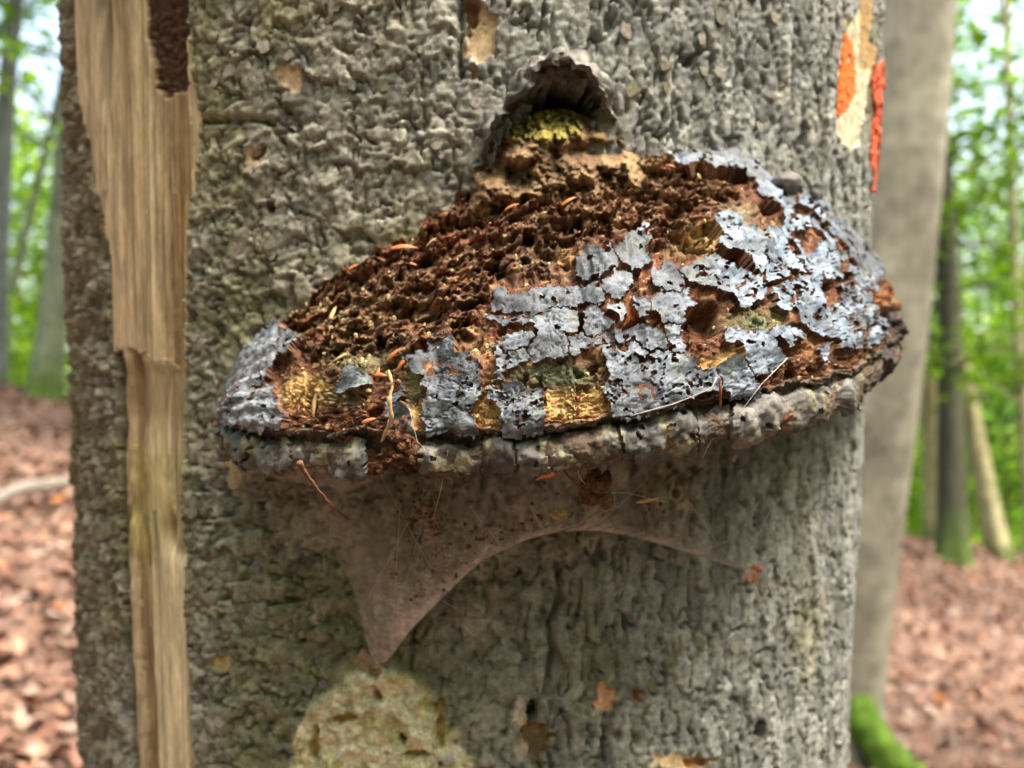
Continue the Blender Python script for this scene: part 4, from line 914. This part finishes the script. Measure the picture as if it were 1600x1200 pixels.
ML = {'mid': mat_leaf('leaf_mid', (.036, .075, .007), (.075, .15, .006)), 'yel': mat_leaf('leaf_lime', (.07, .125, .014), (.20, .31, .025)), 'dark': mat_leaf('leaf_deep', (.022, .055, .012), (.04, .10, .012))}
def forest_tree(name, px, d, dia, lean, top, c, label, group, moss=0.0, crown=None, leaf='mid', flare=.5, nleaf=2500, lsize=.08, seed=1, cat='tree', clumps=26, spread=.45):
    b = wpt(px, d); b[2] -= .05
    root = empty(name, b, label, cat, group)
    m = 40; u = np.linspace(0, 1, m); g = np.random.default_rng(seed)
    path = np.stack([lean[0] * top * u + .05 * dia * 10 * np.sin(u * 5 + seed) * u, lean[1] * top * u, top * u ** 1.3], -1)
    V, f, cl = trunk_mesh(path, dia / 2 * (1 - .55 * u), 18, c, seed, moss, flare)
    parts_ = [(V, f, [])]; cols = [cl]
    cz, cs = crown if crown else ((.35, 1.0), 1.6)
    cens = []
    for k in range(clumps):
        uu = cz[0] + (cz[1] - cz[0]) * g.random(); p0 = np.array([np.interp(uu, u, path[:, i]) for i in range(3)])
        an = g.random() * 6.283; ln = cs * (.25 + .75 * g.random()); p1 = p0 + np.array([math.cos(an) * ln, math.sin(an) * ln, ln * g.uniform(-.1, .45)])
        Vb, qb, tb = tube(np.array([p0, (p0 + p1) / 2 + np.array([0, 0, .06 * ln]), p1]), [dia * .11, dia * .07, dia * .02], 5); parts_.append((Vb, qb, tb)); cols.append(np.tile(np.array(c) * .8, (len(Vb), 1)))
        cens += [p1, (p0 + 2 * p1) / 3]
    V, fs = merge(parts_)
    link('trunk', mesh_np('trunk', V, fs, M_beech, True, {'col': np.concatenate(cols)}), root)
    V, f, tone = leaves(cens, spread * .72, int(nleaf * .56), lsize, seed + 500)
    link('crown', mesh_np('crown', V, [f], ML[leaf], False, {'tone': tone}), root)
    return root
GT = 'beech trees in the blurred forest'
# smooth neighbour just behind on the right, mossy root
nb_ = to_world(np.array([at(1272, 1140, 3.72)]))[0]; nb_[2] = float(ground_z(np.array(nb_[0]), np.array(nb_[1]))) - .05
root = empty('neighbour_beech', nb_, 'smooth leaning beech trunk with a bright mossy root right behind the dead trunk', 'tree')
tp = to_world(np.array([at(1402, 0, 3.60)]))[0] - nb_
u = np.linspace(0, 2.2, 70)[:, None]; path = tp * u + np.array([.05, 0, 0]) * np.sin(u * 2.6)
rad = .178 + .06 * np.exp(-u[:, 0] * 9) + 0 * u[:, 0]
V, f, cl = trunk_mesh(path, rad, 40, (.25, .24, .20), 3.0, .0)
link('trunk', mesh_np('trunk', V, [f], M_beech, True, {'col': cl}), root)
pth = smoothpts([to_world(np.array([at(x_, y_, d_)]))[0] - nb_ for x_, y_, d_ in ((1326, 900, 3.66), (1330, 1040, 3.60), (1345, 1130, 3.52), (1390, 1190, 3.45), (1450, 1240, 3.40), (1520, 1262, 3.38))], 40)
V, q, t = tube(pth, np.interp(np.linspace(0, 1, 40), [0, .25, .6, 1], [.030, .055, .066, .045]) * (1 + .22 * fbm(np.stack([np.linspace(0, 9, 40), 0 * np.linspace(0, 1, 40), 0 * np.linspace(0, 1, 40)], -1), 8, 3)), 16)
V = V + (.014 * fbm(V * 30, 19, 3))[:, None]; cm = np.array([.075, .15, .014]) * (1 + .9 * fbm(V * 22, 9, 4))[:, None]
link('mossy_root', mesh_np('mossy_root', V, [q, t], M_moss, True, {'col': np.clip(cm, .01, .6)}), root)
# left side
forest_tree('beech_tree', 66, 9.6, .27, (.035, .02), 9, (.11, .13, .09), 'slim grey beech with mossy foot beyond the left flank', GT, .5, ((.30, 1), 2.4), 'yel', .55, 2200, .07, 21)
forest_tree('beech_tree', -10, 12.0, .30, (.0, 0), 10, (.10, .12, .12), 'dark bluish beech trunk at the far left', GT, .3, ((.4, 1), 2.0), 'mid', .4, 1500, .08, 22)
forest_tree('beech_tree', -30, 13.0, .14, (.16, 0), 8, (.16, .19, .12), 'thin beech leaning right over the left slope', GT, 0, ((.2, 1), 1.6), 'yel', .3, 1600, .08, 23)
for k, (px, d, tp_, n_, lf_) in enumerate([(10, 15, 5, 2600, 'yel'), (70, 16, 4.5, 2600, 'yel'), (130, 17, 5, 2400, 'mid'), (180, 18, 6, 2400, 'yel'), (-60, 15, 5, 2200, 'yel'), (40, 24, 8, 2600, 'yel'), (120, 27, 9, 2600, 'mid')]):
    forest_tree('beech_sapling', px, d, .07, (.02, 0), tp_, (.14, .16, .10), 'lime green leafy beech sapling behind the left crest', 'saplings behind the left crest', 0, ((.12, 1), 1.7), lf_, .2, n_, .085, 40 + k, 'sapling', 30, .5)
# right side
forest_tree('beech_tree', 1474, 12.0, .34, (.012, 0), 11, (.045, .05, .032), 'dark mossy beech trunk standing on the right slope', GT, .7, ((.28, 1), 2.6), 'mid', .5, 3600, .08, 25)
forest_tree('beech_tree', 1447, 14.5, .27, (.0, 0), 9, (.26, .24, .13), 'pale beech trunk close behind the dark mossy one', GT, .4, ((.45, 1), 2.0), 'mid', .3, 1600, .08, 26)
forest_tree('beech_tree', 1548, 14.0, .30, (-.10, 0), 9, (.27, .26, .15), 'pale beech leaning left on the right slope', GT, .3, ((.4, 1), 2.2), 'mid', .4, 2200, .08, 27)
forest_tree('beech_tree', 1600, 14.0, .20, (.0, 0), 10, (.25, .24, .16), 'pale straight beech at the far right', GT, .2, ((.3, 1), 2.2), 'mid', .3, 2200, .08, 28)
for k, (px, d, tp_, n_, lf_) in enumerate([(1400, 16, 6, 2800, 'mid'), (1450, 18, 6.5, 2800, 'yel'), (1500, 17, 6, 3000, 'mid'), (1560, 18, 7, 3000, 'mid'), (1620, 17, 6, 3000, 'dark'), (1530, 26, 10, 3400, 'mid'), (1430, 24, 9, 3000, 'mid'), (1640, 24, 9, 3200, 'dark'), (1580, 34, 13, 3400, 'yel'), (1470, 34, 13, 3400, 'yel')]):
    forest_tree('beech_sapling', px, d, .08, (.02, 0), tp_, (.13, .14, .09), 'green leafy young beech behind the right slope', 'young beeches behind the right slope', 0, ((.10, 1), 2.0), lf_, .2, n_, .085, 70 + k, 'sapling', 34, .5)
# unseen beeches added behind and beside the camera; their crowns cut the sky light
g = np.random.default_rng(900)
for k in range(15):
    an = R_(84 + 196 * k / 14 + g.uniform(-6, 6)); d = g.uniform(4.5, 8.0)      # clockwise from the view direction
    x, y = d * math.sin(an), d * math.cos(an); h = g.uniform(8, 11)
    b = np.array([x, y, float(ground_z(np.array(x), np.array(y))) - .05]); root = empty('beech_tree', b, 'unseen tall leafy beech added to block sky light facing the fungus', 'tree', 'added shading beeches facing the fungus')
    u = np.linspace(0, 1, 24); path = np.stack([-.10 * x * u ** 2, -.10 * y * u ** 2, h * u], -1)
    V, f, cl = trunk_mesh(path, .17 * (1 - .6 * u), 14, (.22, .21, .17), k + 1.0, .3, .4)
    link('trunk', mesh_np('trunk', V, [f], M_beech, True, {'col': cl}), root)
    cens = []
    for j in range(40):
        uu = g.uniform(.06, .52) if j < 30 else g.uniform(.52, 1.0); p0 = np.array([np.interp(uu, u, path[:, i]) for i in range(3)]); w_ = g.random() * 6.283; ln = g.uniform(.4, 2.6) * (.5 + .6 * uu)
        cens.append(p0 + np.array([math.cos(w_) * ln, math.sin(w_) * ln, .15 * ln]))
    V, f, tone = leaves(cens, .55, 1450, .17, 950 + k)
    link('crown', mesh_np('crown', V, [f], ML['mid'], False, {'tone': tone}), root)
# high crowns added to shade the slope behind, their trunks hidden behind the dead one or beside the frame
for k, (px, d) in enumerate([(300, 7), (560, 10), (840, 8), (1120, 11), (-420, 7), (2000, 8), (700, 14), (1080, 6)]):
    b = wpt(px, d); root = empty('beech_tree', b, 'tall beech added so its high crown shades the slope behind the trunk', 'tree', 'tall beeches added to shade the slope')
    u = np.linspace(0, 1, 24); h = g.uniform(10, 13); path = np.stack([0 * u, 0 * u, h * u], -1)
    V, f, cl = trunk_mesh(path, .14 * (1 - .6 * u), 14, (.22, .21, .17), k + 3.0, .3, .3)
    link('trunk', mesh_np('trunk', V, [f], M_beech, True, {'col': cl}), root)
    cens = []
    for j in range(40):
        uu = g.uniform(.60, 1.0); w_ = g.random() * 6.283; ln = 3.6 * math.sqrt(g.random()); cens.append(np.array([math.cos(w_) * ln, math.sin(w_) * ln, h * uu]))
    V, f, tone = leaves(cens, .6, 1900, .17, 990 + k)
    link('crown', mesh_np('crown', V, [f], ML['mid'], False, {'tone': tone}), root)
# the wood goes on to either side of the picture
for k, (px, d) in enumerate([(-260, 11), (-520, 13), (-800, 10), (-1150, 12), (-1600, 11), (1820, 12), (2100, 14), (2500, 12)]):
    forest_tree('beech_tree', px, d, .26, (.01, 0), 9, (.18, .19, .14), 'grey beech standing in the wood beside the slope', 'beeches beside the slope', .4, ((.25, 1), 2.4), 'mid', .5, 2000, .09, 120 + k)
for k, (px, d) in enumerate([(-180, 16), (-380, 15), (-650, 17), (-950, 14), (-1350, 16), (1760, 17), (1980, 16), (2300, 17)]):
    forest_tree('beech_sapling', px, d, .08, (.02, 0), 6, (.14, .15, .1), 'leafy beech sapling in the wood beside the slope', 'saplings beside the slope', 0, ((.10, 1), 2.4), 'yel' if px < 0 else 'mid', .2, 2200, .11, 150 + k, 'sapling', 34, .6)
